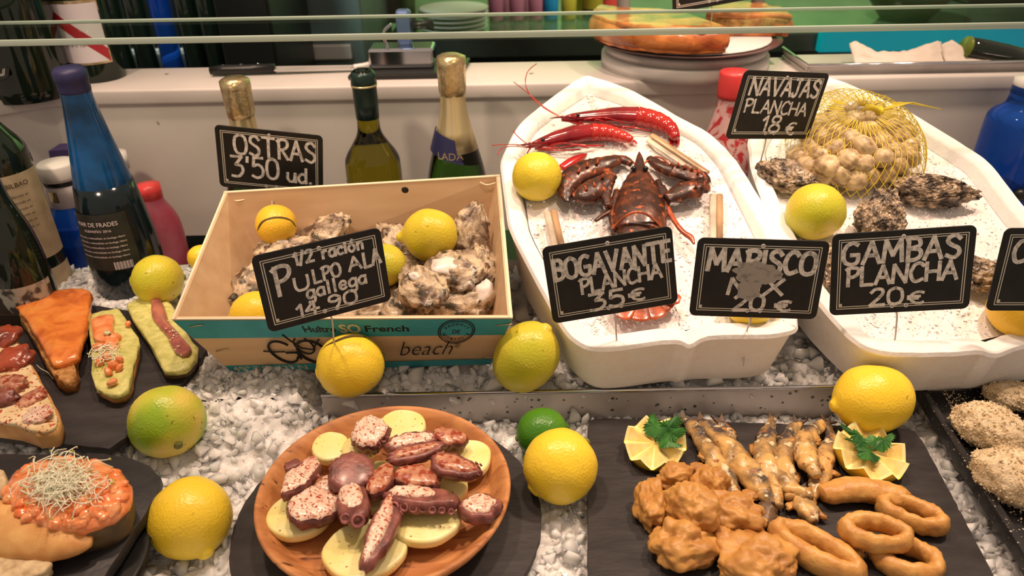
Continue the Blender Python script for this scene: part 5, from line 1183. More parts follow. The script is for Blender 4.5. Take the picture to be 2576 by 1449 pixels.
# ================================================================== FRIED FISH ETC. (rectangular slate)
def S_(px, py, h=0): return P(px, py, ZS + h)
def fish(pts, label, seed, tail=None, dark=False, h0=.007, head=True):
    """pts px,py,halfwidth from head to tail"""
    q = cat([(a[0], a[1], a[2], a[3] if len(a) > 3 else h0) for a in pts], 6)
    pp = [S_(a, b, o) for a, b, _, o in q]; rw = [max(.0006, 1.18 * w_ * ppm(p)) for p, (_, _, w_, _) in zip(pp, q)]
    t = thing('fried_fish', label, 'fish', (pp[len(pp) // 2].x, pp[len(pp) // 2].y, ZS), 'fried small fish on the slate')
    k = max(3, len(pp) // 4)
    obj('body', loft(pp[k - 2:], [r_ * 1.04 for r_ in rw[k - 2:]], [r_ * .92 for r_ in rw[k - 2:]], (0, 0, 1), 22, .0034, 150, seed), MT['fishdark'] if dark else MT['fish'], t)
    obj('head', loft(pp[:k], rw[:k], [r_ * .9 for r_ in rw[:k]], (0, 0, 1), 16, .0010, 200, seed + 3), MT['fish'], t)
    d = (pp[k // 2] - pp[0]).normalized(); s = Vector((0, 0, 1)).cross(d); e = pp[max(1, k // 2)] + Vector((0, 0, rw[k // 2] * .72)) + s * rw[k // 2] * .35
    obj('eye', blob(T(e), .0016, .0016, .0014, 0, 2, 1, 2), MT['sesame'], t)
    e = pp[-1]; d = (pp[-1] - pp[-3]).normalized(); s = Vector((0, 0, 1)).cross(d); w2 = rw[-1] * 1.6
    V_ = []
    for z in (-.001, .001): V_ += [e - d * .004 + s * rw[-1] * .6 + Vector((0, 0, z)), e - d * .004 - s * rw[-1] * .6 + Vector((0, 0, z)), e + d * .011 - s * w2 + Vector((0, 0, z + .002)), e + d * .005 + Vector((0, 0, z)), e + d * .012 + s * w2 + Vector((0, 0, z + .001))]
    obj('tail_fin', (V_, [(4, 3, 2, 1, 0), (5, 6, 7, 8, 9), (0, 1, 6, 5), (1, 2, 7, 6), (2, 3, 8, 7), (3, 4, 9, 8), (4, 0, 5, 9)]), MT['fishdark'], t, smooth=False)
    for j in range(3):
        i = int(len(pp) * (.35 + .2 * j)); a = pp[i] + Vector((0, 0, -.001)); s2 = s * (1 if j % 2 else -1) * rw[i]
        obj('batter_flake', blob(T(a + s2) @ RZ(seed * 50 + j * 70), .007, .004, .003, .5, 2.5, seed + j, 3), MT['batter'], t)
fish([(1852, 1262, 8), (1838, 1232, 20), (1815, 1185, 24), (1785, 1130, 22), (1752, 1082, 16), (1722, 1058, 9)], 'fried fish on the left of the bunch beside the lemon half', 1)
fish([(1942, 1270, 8, .012), (1915, 1235, 22, .013), (1880, 1185, 27, .013), (1838, 1132, 25, .012), (1795, 1088, 18, .011), (1762, 1062, 12, .010)], 'long fried fish lying diagonally with silver belly', 2)
fish([(1880, 1200, 10, .004), (1858, 1150, 14, .004), (1835, 1100, 12, .005), (1814, 1066, 8, .006)], 'slim fried fish tucked beneath the diagonal fish', 3)
fish([(1960, 1275, 10, .009), (1948, 1228, 17, .010), (1930, 1180, 24, .011), (1924, 1130, 22, .011), (1932, 1090, 16, .010), (1942, 1056, 8, .009)], 'fried fish standing upright in the middle of the bunch', 4)
fish([(1992, 1255, 14, .009), (1982, 1210, 20, .010), (1968, 1160, 22, .010), (1984, 1110, 18, .010), (2005, 1068, 10, .009)], 'fried fish right of the upright one', 5)
fish([(2056, 1198, 10, .018), (2038, 1168, 20, .018), (2022, 1130, 23, .017), (2034, 1092, 17, .014), (2072, 1066, 10, .011)], 'curled fried fish with clear head and eye at the right of the bunch', 6)
fish([(2042, 1255, 10, .005), (2060, 1205, 20, .006), (2076, 1150, 20, .007), (2088, 1105, 13, .008), (2082, 1068, 7, .010)], 'fried fish with bent tail behind the curled fish', 7)
fish([(2046, 1248, 10, .012), (2016, 1240, 17, .012), (1986, 1222, 20, .012), (1962, 1196, 15, .012), (1955, 1180, 8, .011)], 'broken fried fish lying across the middle of the bunch', 8)
fish([(1912, 1325, 12, .006), (1924, 1300, 22, .006), (1930, 1275, 20, .006), (1932, 1250, 12, .005)], 'fried fish head pointing to the front left of the big ring', 9, dark=True)
fish([(2050, 1315, 9, .006), (2034, 1290, 20, .006), (2016, 1262, 22, .006), (2008, 1240, 14, .006)], 'fried fish head pointing to the front above the big ring', 10)
def cod(px, py, a, b, h, ang, label, seed, z=0, subs=()):
    p0 = S_(px, py, h); A, B = a * ppm(p0), b * ppm(p0) * 1.2
    m = T(S_(px, py, z + h * .6) ) @ RZ(ang); t = thing('fried_cod_fritter', label, 'fritter', (p0.x, p0.y, ZS + z), 'battered fritters on the slate')
    obj('fritter', blob(m, A * 1.04, B * 1.04, h, .34, 1.45, seed, 5, 3, .3), MT['batter'], t)
    for i, (dx, dy, s) in enumerate(subs):
        obj('batter_flap', blob(T(S_(px + dx, py + dy, z + h * .55)) @ RZ(i * 60), s * ppm(p0), s * ppm(p0) * .8, s * ppm(p0) * .5, .34, 1.5, seed + i + 2, 4, 3), MT['batter'], t)
cod(1640, 1268, 42, 60, .016, -8, 'battered fritter at the far left of the slate', 1)
cod(1722, 1372, 80, 52, .018, 12, 'big smooth battered fritter at the front left of the slate', 2, subs=[(-62, -30, 22), (60, -10, 30)])
cod(1745, 1280, 62, 60, .020, 30, 'golden fritter in the middle of the left pile', 3, .008, [(40, -30, 30), (-10, 55, 26)])
cod(1700, 1208, 46, 30, .014, 10, 'craggy fritter at the top of the left pile', 4, .006, [(40, 20, 26), (-30, -5, 20)])
cod(1785, 1220, 46, 40, .016, -30, 'fritter with thin raised flap near the lemon half', 5, .006, [(-30, -45, 18), (-5, -38, 14)])
cod(1842, 1292, 56, 62, .016, 60, 'pale fritter in the centre beside the fish', 6, .004, [(42, -45, 24), (-20, 60, 34)])
cod(1905, 1410, 88, 62, .016, 0, 'wide flat fritter at the front centre of the slate', 7, .0, [(-60, 25, 36), (70, 20, 36), (20, -45, 34)])
def sring(px, py, a, b, ang, rt, label, seed, z=0, tilt=(0, 0), name='squid_ring'):
    p0 = S_(px, py, z + rt); A, B = a * ppm(p0), b * ppm(p0) * 1.35; n, k = 64, 16; V_, f = [], []
    m = T(S_(px, py, z + rt)) @ RZ(ang) @ EUL(tilt[0], tilt[1], 0)
    for i in range(n):
        u = 2 * pi * i / n; tg = Vector((-A * sin(u), B * cos(u), 0)).normalized(); nn = Vector((tg.y, -tg.x, 0)); c = Vector(((A - rt) * cos(u), (B - rt) * sin(u), 0))
        ww = rt * (1 + .15 * noise.noise(Vector((cos(u) * 1.5, sin(u) * 1.5, seed))))
        for j in range(k):
            w_ = 2 * pi * j / k; q = c + nn * (ww * .9 * cos(w_)) + Vector((0, 0, ww * 1.25 * sin(w_)))
            q += (q - c).normalized() * .0014 * noise.fractal(q * 160 + Vector((seed, 0, 0)), 1, 2, 3); V_.append(m @ q)
    for i in range(n):
        for j in range(k): f.append((i * k + j, ((i + 1) % n) * k + j, ((i + 1) % n) * k + (j + 1) % k, i * k + (j + 1) % k))
    o = obj(name, (V_, f), MT['ring']); tag(o, label, 'squid ring', 'fried squid rings on the slate')
sring(2052, 1385, 128, 46, -42, .0088, 'long narrow fried squid ring left of the other rings', 1)
sring(2202, 1340, 92, 42, -14, .0070, 'fried squid ring lying on top of the two others', 2, .014, (6, 0))
sring(2280, 1405, 92, 52, -20, .0072, 'fried squid ring at the front right of the slate', 3, .0)
sring(2292, 1292, 88, 40, -32, .0070, 'fried squid ring at the back right of the slate', 4, .002, (0, 0))
pz_ = [(2068, 1245, 22), (2090, 1240, 30), (2150, 1230, 36), (2220, 1240, 34), (2270, 1252, 30), (2284, 1258, 20)]
q = cat([(a, b, c) for a, b, c in pz_], 5); pp = [S_(a, b, .010) for a, b, c in q]; rw = [c * ppm(p) for p, (a, b, c) in zip(pp, q)]
o = obj('squid_strip', loft(pp, rw, [r_ * .8 for r_ in rw], (0, 0, 1), 20, .0018, 150, 4), MT['ring']); tag(o, 'fried squid strip in front of the right lemon half', 'squid strip')
o = obj('batter_crumb', blob(T(S_(2155, 1392, .004)), .006, .005, .004, .3, 2, 4, 3), MT['ring']); tag(o, 'small crumb of batter between the squid rings', 'crumb')
# lemon crowns
def crown(px, py, rpx, label, seed, axis, h=.0):
    c = S_(px, py, .02); r = rpx * ppm(c); c = S_(px, py, r * .55); m = zframe(c, axis, (1, .15, 0)); n = 72; teeth = 8
    t = thing('lemon_half', label, 'lemon', (c.x, c.y, ZS), 'zigzag cut lemon halves')
    def zig(a):
        u = (a / (2 * pi) * teeth) % 1.0; return abs(u * 2 - 1) * 2 - 1
    A = r * .20; V_, f = [], []; lv = 9
    for j in range(lv + 1):
        for k in range(n):
            a = 2 * pi * k / n; zt_ = A * zig(a); ph = -pi / 2 + (pi / 2) * j / lv; rr_ = r * cos(ph); zz = r * .82 * sin(ph)
            if j == lv: rr_, zz = r * (1 - .015 * zig(a)), zt_
            elif j >= lv - 3: zz = zz * (1 - (j - lv + 3) / 4) + zt_ * (j - lv + 3) / 4 - .0 * r
            V_.append(m @ Vector((max(rr_, .0003) * cos(a), max(rr_, .0003) * sin(a), zz)))
    for j in range(lv):
        for k in range(n): f.append((j * n + k, j * n + (k + 1) % n, (j + 1) * n + (k + 1) % n, (j + 1) * n + k))
    obj('peel', (V_, f), MT['lemon'], t)
    def top(s0, s1, mm, nm, lift=0):
        V2, f2 = [], []; ss = [s0 + (s1 - s0) * i / 4 for i in range(5)]
        for s in ss:
            for k in range(n):
                a = 2 * pi * k / n; V2.append(m @ Vector((r * s * cos(a), r * s * sin(a), A * zig(a) * s + lift * (1 if s < s0 else 0) - r * .06 * (1 - s))))
        for i in range(4):
            for k in range(n): f2.append((i * n + k, i * n + (k + 1) % n, (i + 1) * n + (k + 1) % n, (i + 1) * n + k))
        if s1 < .1: f2.append(tuple(4 * n + k for k in range(n)))
        o = obj(nm, (V2, f2), mm, t); autosmooth(o, 25)
    top(1.0, .90, MT['pith'], 'pith'); top(.90, .03, MT['pulp'], 'pulp')
    return c, r, m
def leaf(t, m, L_, W_, seed):
    out = []; lobes = 3; n = 60
    for k in range(n + 1):
        u = k / n; a = -2.3 + 4.6 * u; rr_ = (.62 + .38 * abs(cos(a * 1.7))) * (1 + .10 * (1 if k % 3 == 0 else -1) * (1 if abs(a) < 2.1 else 0))
        out.append((L_ * (.45 + .55 * rr_ * cos(a)), W_ * rr_ * sin(a)))
    out = [(0, .0)] + out
    cx0, cy0 = L_ * .45, 0; V_ = [m @ Vector((cx0, cy0, L_ * .10))]
    for x, y in out: V_.append(m @ Vector((x, y, L_ * (.16 * noise.noise(Vector((x / L_ * 2, y / W_ * 2, seed))) - .05))))
    f = [(0, i, i + 1) for i in range(1, len(out))] + [(0, len(out), 1)]
    o = obj('leaflet', (V_, f), MT['leaf'], t, smooth=False); md = o.modifiers.new('solid', 'SOLIDIFY'); md.thickness = .0004
def parsley(c, r, m, spec, label):
    b = m @ Vector((0, 0, .001)); t = thing('parsley_sprig', label, 'parsley', b, 'parsley sprigs on the lemon halves')
    for i, (ang, dist, L_, W_, tx) in enumerate(spec):
        mm = m @ RZ(ang) @ T((dist * r, 0, r * .10)) @ EUL(tx, -18, 0); leaf(t, mm, L_ * r, W_ * r, i + 1)
        obj('stalk', tube([m @ Vector((0, 0, 0)), m @ RZ(ang) @ Vector((dist * r * .5, 0, r * .08)), m @ RZ(ang) @ Vector((dist * r + L_ * r * .3, 0, r * .11))], .0006, 5), MT['leaf'], t)
c, r, m = crown(1648, 1112, 78, 'zigzag cut lemon half with parsley at the back left of the slate', 1, (-.08, -.16, .97))
parsley(c, r, m, [(78, .10, .85, .36, 0), (25, .12, 1.05, .40, 10), (-2, .12, .95, .34, 0), (-42, .10, .85, .26, -10)], 'fresh parsley sprig on the left lemon half')
c, r, m = crown(2191, 1135, 88, 'zigzag cut lemon half with parsley at the back right of the slate', 2, (.06, -.12, .98))
parsley(c, r, m, [(128, .10, .95, .26, 0), (160, .0, .85, .22, 8), (215, .05, .85, .34, 0), (20, .08, .78, .26, -8), (60, .08, .4, .3, 0)], 'fresh parsley sprig on the right lemon half')
# ================================================================== TOASTS ON THE LEFT SLATE
def G(px, py, h=0): return P(px, py, ZL + h)
def pxpoly(pts, z, fnp=None, m=3):
    q = cat(list(pts) + [pts[0]], m)[:-1]; return [P(x, y, z) for x, y in q]
def slabpx(pts, z0, z1, seed=0, amp=.0015, top=0, shrink=.96, m=3, dome=0):
    """solid whose top outline is given in pixels at height z1, wobbly"""
    t_ = pxpoly(pts, z1, m=m); c = sum(t_, Vector()) / len(t_); n = len(t_); V_, f = [], []
    for s, z in [(shrink, z0), (shrink * .5 + .5, z0 * .7 + z1 * .3), (1, z0 * .3 + z1 * .7), (.985, z1 - (z1 - z0) * .04), (.93, z1 + dome * .35), (.7, z1 + dome * .8), (.35, z1 + dome)]:
        for k, p in enumerate(t_):
            q = c + (p - c) * s; q.z = z; q += Vector((noise.noise(q * 150 + Vector((seed, 0, 0))), noise.noise(q * 150 + Vector((seed, 9, 0))), .8 * noise.noise(q * 170 + Vector((seed, 4, 0))) * (1 if z > z0 else 0))) * amp; V_.append(q)
    for r_ in range(6):
        for k in range(n): f.append((r_ * n + k, r_ * n + (k + 1) % n, (r_ + 1) * n + (k + 1) % n, (r_ + 1) * n + k))
    f += [tuple(range(n - 1, -1, -1)), tuple(6 * n + k for k in range(n))]
    a = sum((t_[i].x * t_[(i + 1) % n].y - t_[(i + 1) % n].x * t_[i].y) for i in range(n))
    if a < 0: f = [tuple(reversed(q)) for q in f]
    return V_, f
# empanada wedge
wedge = [(36, 766), (70, 748), (130, 732), (190, 724), (222, 728), (228, 740), (222, 790), (212, 840), (200, 880), (190, 900), (160, 908), (130, 912), (100, 860), (66, 806)]
t = thing('pie_slice', 'wedge of glazed orange savoury pie on the left slate', 'pie', G(140, 850))
obj('filling', slabpx([(x + (8 if x < 120 else -12), y + 22) for x, y in wedge[:9]] + [(188, 940), (174, 958), (150, 955), (122, 925), (96, 880), (66, 822)], ZL, ZL + .017, 2, .003, shrink=.97), MT['piefill'], t)
obj('top_crust', slabpx(wedge, ZL + .016, ZL + .024, 3, .0022, shrink=1.0, dome=.003, m=5), MT['empanada'], t)
# small toast with orange topping
t = thing('toast', 'small toast with avocado, orange cubes and sprouts in the middle of the left slate', 'toast', G(280, 890), 'topped toasts on the left slate')
tb = [(218, 792), (245, 785), (280, 776), (300, 778), (335, 830), (348, 862), (336, 920), (322, 978), (285, 992), (252, 980), (235, 960), (228, 880)]
obj('bread', slabpx([(x + 2, y + 6) for x, y in tb], ZL, ZL + .011, 5, .0012, shrink=.96), MT['crust'], t)
obj('avocado_spread', slabpx(tb, ZL + .010, ZL + .016, 6, .0022, shrink=1, dome=.002), MT['avocado'], t)
top = [(228, 800), (282, 790), (285, 830), (300, 850), (296, 870), (270, 880), (262, 862), (236, 850)]
obj('salmon_slice', slabpx(top, ZL + .014, ZL + .022, 7, .0018, shrink=.95, dome=.002), MT['salmon'], t)
for i, (x, y, s) in enumerate([(250, 872, 17), (290, 850, 17), (300, 905, 14), (268, 900, 16), (285, 920, 17), (250, 912, 15), (300, 925, 12), (272, 935, 14), (282, 962, 14), (322, 815, 9)]):
    p = G(x, y, .021); s *= ppm(p); obj('orange_cube', blob(T(p) @ EUL(i * 40, i * 25, i * 70), s, s * .75, s * .65, .15, 1.6, i, 3), MT['salmon'], t)
def sprouts(t, px, py, rpx, n, h0, seed, zf, ln=(.010, .028), leaf_=True, rad=.00035):
    r_ = np.random.default_rng(seed); vs, lv = [], []
    for k in range(n):
        a = r_.uniform(0, 6.28); d = rpx * sqrt(r_.random()) * (.9 if k % 4 else 1.5); p = P(px + d * cos(a), py + d * sin(a) * .62, zf(d) if callable(zf) else zf)
        a2 = r_.uniform(0, 6.28); l = r_.uniform(*ln); q = Vector((cos(a2) * l, sin(a2) * l, 0)); z1, z2, z3 = r_.uniform(.0, h0), r_.uniform(.001, h0 * 1.4), r_.uniform(-.001, h0)
        w_ = Vector((-q.y, q.x, 0)) * r_.uniform(-.35, .35)
        pts = smooth_path([p - q * .5 + Vector((0, 0, z1)), p - q * .15 + w_ + Vector((0, 0, z2)), p + q * .2 - w_ * .4 + Vector((0, 0, z2)), p + q * .5 + Vector((0, 0, z3))], 2)
        vs.append(tube(pts, rad * r_.uniform(.8, 1.3), 4, False))
        if leaf_ and k % 4 == 0: lv.append(blob(T(pts[-1]) @ EUL(0, 30, k * 50), .0016, .0008, .0005, 0, 1, 1, 1))
    o = obj('sprouts', merge(*vs), MT['sprout'], t); o['kind'] = 'stuff'
    if lv: o = obj('sprout_leaves', merge(*lv), MT['sproutleaf'], t); o['kind'] = 'stuff'
sprouts(t, 268, 895, 34, 34, .005, 3, ZL + .023, (.008, .022))
obj('bean', blob(T(G(270, 838, .026)), .0038, .0030, .0026, .02, 2, 1, 3), mat('striped_bean', (220, 206, 150), (30, 28, 24), s=260, lo=.48, hi=.52), t)
# long toast with pink sauce
t = thing('toast', 'long avocado toast with pink sauce and sesame beside the crate', 'toast', G(405, 840), 'topped toasts on the left slate')
tb = [(318, 764), (345, 748), (378, 738), (400, 745), (430, 765), (452, 810), (478, 850), (496, 876), (484, 912), (452, 932), (412, 930), (396, 900), (360, 838), (332, 800)]
obj('bread', slabpx([(x + 1, y + 5) for x, y in tb], ZL, ZL + .010, 8, .001, shrink=.97), MT['rye'], t)
obj('avocado_spread', slabpx(tb, ZL + .009, ZL + .015, 9, .0022, shrink=1, dome=.003), MT['avocado'], t)
sp = [(386, 748, 6), (394, 765, 13), (400, 790, 17), (412, 815, 14), (432, 838, 13), (448, 862, 17), (462, 882, 18), (466, 893, 8)]
q = cat(sp, 4); pp = [G(a, b, .020) for a, b, c in q]; rw = [c * ppm(p) for p, (a, b, c) in zip(pp, q)]
obj('pink_sauce', loft(pp, rw, [.003] * len(rw), (0, 0, 1), 16, .0008, 150, 2), MT['sauce'], t)
for i in range(18):
    x = 440 + rng.normal() * 11; y = 845 + rng.normal() * 20 + (x - 440) * .8; obj('sesame_seed', blob(T(G(x, y, .0245)) @ RZ(i * 37), .0014, .0008, .0006, 0, 1, 1, 1), MT['sesame'], t)
# paprika octopus toast at the left edge
t = thing('toast', 'bread slice topped with paprika dusted octopus at the left edge', 'toast', G(60, 950), 'topped toasts on the left slate')
bd = [(-60, 850), (0, 842), (40, 852), (75, 905), (105, 960), (128, 1000), (148, 1040), (150, 1062), (138, 1084), (92, 1090), (40, 1070), (-60, 1040)]
obj('bread', slabpx(bd, ZL, ZL + .020, 4, .0014, shrink=.95, dome=.001), MT['crust'], t)
obj('bread_top', slabpx([(20 + (x - 20) * .95, 965 + (y - 965) * .95) for x, y in bd], ZL + .018, ZL + .0225, 14, .0014, shrink=1, dome=.001), MT['breadtop'], t)
for i, (x, y, a, b, h, an, mm) in enumerate([(4, 850, 50, 36, .009, -20, 'paprika'), (30, 912, 54, 38, .010, 40, 'paprika'), (20, 970, 60, 28, .008, -15, 'octodark'), (78, 1005, 40, 22, .004, 50, 'octodark'), (92, 1045, 46, 26, .004, -20, 'octoflesh'), (-10, 1010, 60, 24, .008, 0, 'octoskin')]):
    p = G(x, y, .024); k = ppm(p); obj('octopus_slice', blob(T(p) @ EUL(8, -12, an), a * k, b * k * 1.2, h, .28, 1.7, i + 3, 4, 4), MT[mm], t)
obj('sprout', tube(smooth_path([G(92, 918, .012), G(105, 930, .006), G(120, 935, .004), G(134, 954, .003)], 2), .0005, 5), MT['sprout'], t)
# dark brown chalk board at the left edge
bx = P(30, 800, .05)
t = thing('menu_board', 'dark brown chalk board standing at the left edge behind the paprika toast', 'sign', (bx.x, bx.y, .045))
c4 = [PY(-60, 590, bx.y + .015), PY(8, 590, bx.y + .015), PY(74, 800, bx.y), PY(-60, 800, bx.y)]
obj('board_panel', slab(c4, Vector((0, .008, 0))), MT['barwood'], t, smooth=False)
st_, w_ = strokes('S'); o0 = PY(26, 822, bx.y - .001); k = .0013
obj('chalk_writing', ([o0 + Vector((x, -.0006, y)) for x, y, z in merge(*[ribbon([(a * k, b * k) for a, b in s], .0018, 0) for s in st_])[0]], merge(*[ribbon([(a * k, b * k) for a, b in s], .0018, 0) for s in st_])[1]), MT['chalk'], t, smooth=False)
obj('board_foot', boxat(bx.x - .06, bx.x + .02, bx.y - .002, bx.y + .014, .040, .055), MT['barwood'], t, smooth=False)
# ================================================================== SALMON TOAST (front left slate)
def K(px, py, h=0): return P(px, py, ZF + h)
t = thing('toast', 'thick dark toast heaped with chopped salmon and sprouts in the front left corner', 'toast', K(180, 1240))
rim_ = [(10, 1250), (20, 1205), (80, 1172), (150, 1158), (230, 1160), (290, 1180), (326, 1215), (332, 1250), (318, 1285), (270, 1318), (200, 1335), (120, 1338), (40, 1310)]
obj('bread', slabpx([(x, y + 10) for x, y in rim_], ZF, ZF + .022, 12, .0012, shrink=.93, dome=.001), MT['rye'], t)
obj('salmon_tartare', slabpx([(170 + (x - 170) * .99, y - 4) for x, y in rim_], ZF + .020, ZF + .027, 13, .0030, shrink=.98, dome=.009), MT['salmon'], t)
r_ = np.random.default_rng(4)
for i in range(150):
    a = r_.uniform(0, 6.28); d = sqrt(r_.random()); x, y = 168 + 150 * d * cos(a), 1238 + 82 * d * sin(a); p = K(x, y, .0295 + .009 * (1 - d)); s = r_.uniform(.0034, .0072)
    obj('salmon_cube', blob(T(p) @ EUL(r_.uniform(-30, 30), r_.uniform(-30, 30), r_.uniform(0, 180)), s, s * .75, s * .55, .22, 1.7, i, 3), MT['salmon'], t)
sprouts(t, 165, 1225, 78, 230, .009, 8, lambda d: ZF + .036 + .004 * (1 - min(1, d / 80)), (.010, .030))
# bread roll half
t = thing('bread_slice', 'diagonal cut slice of crusty bread in front of the salmon toast', 'bread', K(90, 1380))
br = [(-90, 1310, 60), (-30, 1322, 68), (60, 1345, 66), (140, 1362, 54), (195, 1366, 36), (232, 1362, 14)]
q = cat(br, 5); pp = [K(a, b, .016) for a, b, c in q]; rw = [c * ppm(p) for p, (a, b, c) in zip(pp, q)]
def lob(pp, rw, upv):
    return loft(pp, rw, [min(.020, r * .62) for r in rw], upv, 26, .0014, 120, 3, .2)
obj('crust', lob(pp, rw, (0, -.35, 1)), MT['crust'], t)
cf_ = [(-90, 1375), (0, 1380), (60, 1392), (110, 1405), (128, 1418), (110, 1440), (60, 1452), (-90, 1470)]
obj('crumb_face', slabpx(cf_, ZF + .004, ZF + .012, 4, .0018, shrink=1.0, dome=.001), MT['breadin'], t)
o = obj('toast_corner', slabpx([(-60, 1180), (0, 1178), (14, 1196), (16, 1225), (0, 1248), (-60, 1252)], ZF, ZF + .018, 6, .0012, dome=.001), MT['breadin']); tag(o, 'corner of another toast peeping in at the left edge', 'toast'); o.name = 'toast'
# ================================================================== PRICE SIGNS
SW, SH = .123, .080
def proj(p):
    d = p - np.array(CAM); z = d @ np.array(F); return np.array((1288 + FPX * (d @ np.array(RT)) / z, 724.5 - FPX * (d @ np.array(UP)) / z))
def rot(r):
    th = np.linalg.norm(r)
    if th < 1e-9: return np.eye(3)
    k = r / th; Kx = np.array([[0, -k[2], k[1]], [k[2], 0, -k[0]], [-k[1], k[0], 0]]); return np.eye(3) + sin(th) * Kx + (1 - cos(th)) * Kx @ Kx
def fit_sign(c4, Z, yaw0=0, tilt0=-8):
    """camera-facing board of known size fitted to four corners TL,TR,BR,BL"""
    c4 = np.array(c4, float); loc = np.array([(-SW / 2, SH / 2), (SW / 2, SH / 2), (SW / 2, -SH / 2), (-SW / 2, -SH / 2)])
    cpx = c4.mean(0); d = ray(*cpx); c0 = np.array(CAM + d * Z); ty = radians(yaw0); tt = radians(tilt0)
    B = np.array(Matrix.Rotation(ty, 3, 'Z') @ Matrix.Rotation(tt, 3, 'X') @ Matrix(((1, 0, 0), (0, 0, -1), (0, 1, 0))))  # x right, y up, z toward viewer
    def res(p):
        Rm = rot(p[3:6]) @ B; pts = [p[:3] + Rm @ np.array((a, b, 0)) for a, b in loc]
        e = np.concatenate([proj(q) - t_ for q, t_ in zip(pts, c4)])
        zc = (p[:3] - np.array(CAM)) @ np.array(F)
        return np.concatenate([e, [(zc - Z) * 400, p[3] * 3, p[4] * 1, p[5] * 1]])
    p = np.concatenate([c0, np.zeros(3)])
    for _ in range(30):
        r0 = res(p); J = np.stack([(res(p + np.eye(6)[i] * 1e-5) - r0) / 1e-5 for i in range(6)], 1)
        p = p + np.linalg.lstsq(J, -r0, rcond=None)[0] * .8
    Rm = rot(p[3:6]) @ B; m = Matrix([list(Rm[i]) + [p[i]] for i in range(3)] + [[0, 0, 0, 1]])
    print('sign fit', np.round(res(p)[:8], 1), 'Z', round(float((p[:3] - np.array(CAM)) @ np.array(F)), 3))
    return m @ T((-SW / 2, -SH / 2, 0))
def rrect(x0, x1, y0, y1, r, n=6):
    out = []
    for cx, cy, a in ((x1 - r, y1 - r, 0), (x0 + r, y1 - r, 90), (x0 + r, y0 + r, 180), (x1 - r, y0 + r, 270)):
        for k in range(n + 1): out.append((cx + r * cos(radians(a + 90 * k / n)), cy + r * sin(radians(a + 90 * k / n))))
    return out
def price_sign(label, c4, Z, lines, stake, wd=.0024, yaw0=0, smear=None, tilt0=-8, sc=1.0):
    global SW, SH
    SW, SH = .123 * sc, .080 * sc; wd0 = wd * 1.45; m = fit_sign(c4, Z, yaw0, tilt0); o3 = m @ Vector((SW / 2, 0, 0))
    t = thing('price_sign', label, 'sign', o3, 'chalkboard price signs')
    o = pn = obj('panel', xf(prism(rrect(0, SW, 0, SH, .006), -.0014, 0, .0003, 1), m), MT['board'], t); autosmooth(o, 35)
    for ins, w2 in ((.0058, .0008), (.0078, .0008)):
        a = rrect(ins, SW - ins, ins, SH - ins, .0004, 1); b = rrect(ins + w2, SW - ins - w2, ins + w2, SH - ins - w2, .0003, 1); n = len(a)
        V_ = [m @ Vector((x, y, .00012)) for x, y in a + b]; obj('border_line', (V_, [(i, (i + 1) % n, n + (i + 1) % n, n + i) for i in range(n)]), MT['boardline'], pn, smooth=False)
    for ex, ey in ((SW * .5, SH - .0062), (SW * .45, .0068), (SW * .55, .0068)):
        obj('eyelet', xf(lathe([(.0021, .0001), (.0019, .0007), (.0012, .0008), (.0009, .0001)], 14, True, True), m @ T((ex, ey, 0))), MT['steel'], pn)
    vs = []
    for s, x0, y0, x1, y1, h in lines:
        wd = wd0 * min(1, max(.68, h / .25))
        st_, tw = strokes(s)
        sx = (x1 - x0) * SW / tw; sy = h * SH / 10; sl = (y1 - y0) * SH / ((x1 - x0) * SW)
        for i, pl in enumerate(st_):
            q = [(x0 * SW + a * sx + .0003 * noise.noise(Vector((a, b, i))), y0 * SH + b * sy + a * sx * sl + .0004 * noise.noise(Vector((b, a, i + 7)))) for a, b in pl]
            if len(q) < 4: q = [tuple(np.array(q[j]) + (np.array(q[j + 1]) - np.array(q[j])) * k / 3) for j in range(len(q) - 1) for k in range(3)] + [q[-1]] if False else q
            for j in range(len(q) - 1):
                if len(q) <= 6: vs.append(ribbon([q[j], q[j + 1]], wd, .00022 + .000012 * ((i + j) % 5)))
            if len(q) > 6: vs.append(ribbon(q, wd, .00022 + .000012 * (i % 5)))
    obj('chalk_writing', xf(merge(*vs), m), MT['chalk'], pn, smooth=False)
    a = rrect(.0085, .0108, .0088, .0115, .0004, 1); obj('maker_mark', ([m @ Vector((x, y, .0002)) for x, y in a], [tuple(range(len(a)))]), MT['boardline'], pn, smooth=False)
    if smear:
        V_, F_ = [], []
        for cx, cy, rx, ry, sd in smear:
            n = 40; b0 = len(V_)
            V_.append(m @ Vector((cx * SW, cy * SH, .0003)))
            for k in range(n):
                u = 2 * pi * k / n; rr_ = 1 + .30 * noise.noise(Vector((cos(u) * 2.5, sin(u) * 2.5, sd))) + .14 * (1 if k % 2 else -1) * abs(noise.noise(Vector((k, sd, 0))))
                V_.append(m @ Vector((cx * SW + rx * SW * rr_ * cos(u), cy * SH + ry * SH * rr_ * sin(u), .00032 + .00001 * sd)))
            F_ += [(b0, b0 + 1 + k, b0 + 1 + (k + 1) % n) for k in range(n)]
        obj('chalk_smear', (V_, F_), MT['chalksmear'], pn, smooth=False)
    s0 = m @ Vector((SW * .45, .006, -.002)); s1 = m @ Vector((SW * .55, .006, -.002)); s2 = m @ Vector((SW * .5, -.002, -.002))
    obj('wire_stake', tube(smooth_path([s0, (s0 + s2) / 2 + Vector((0, 0, -.001)), s2, s2 * .5 + stake[0] * .5] + list(stake), 2), .00085, 8), MT['steel'], t)
    return t, m
c, r, m4 = LEM['ostras']
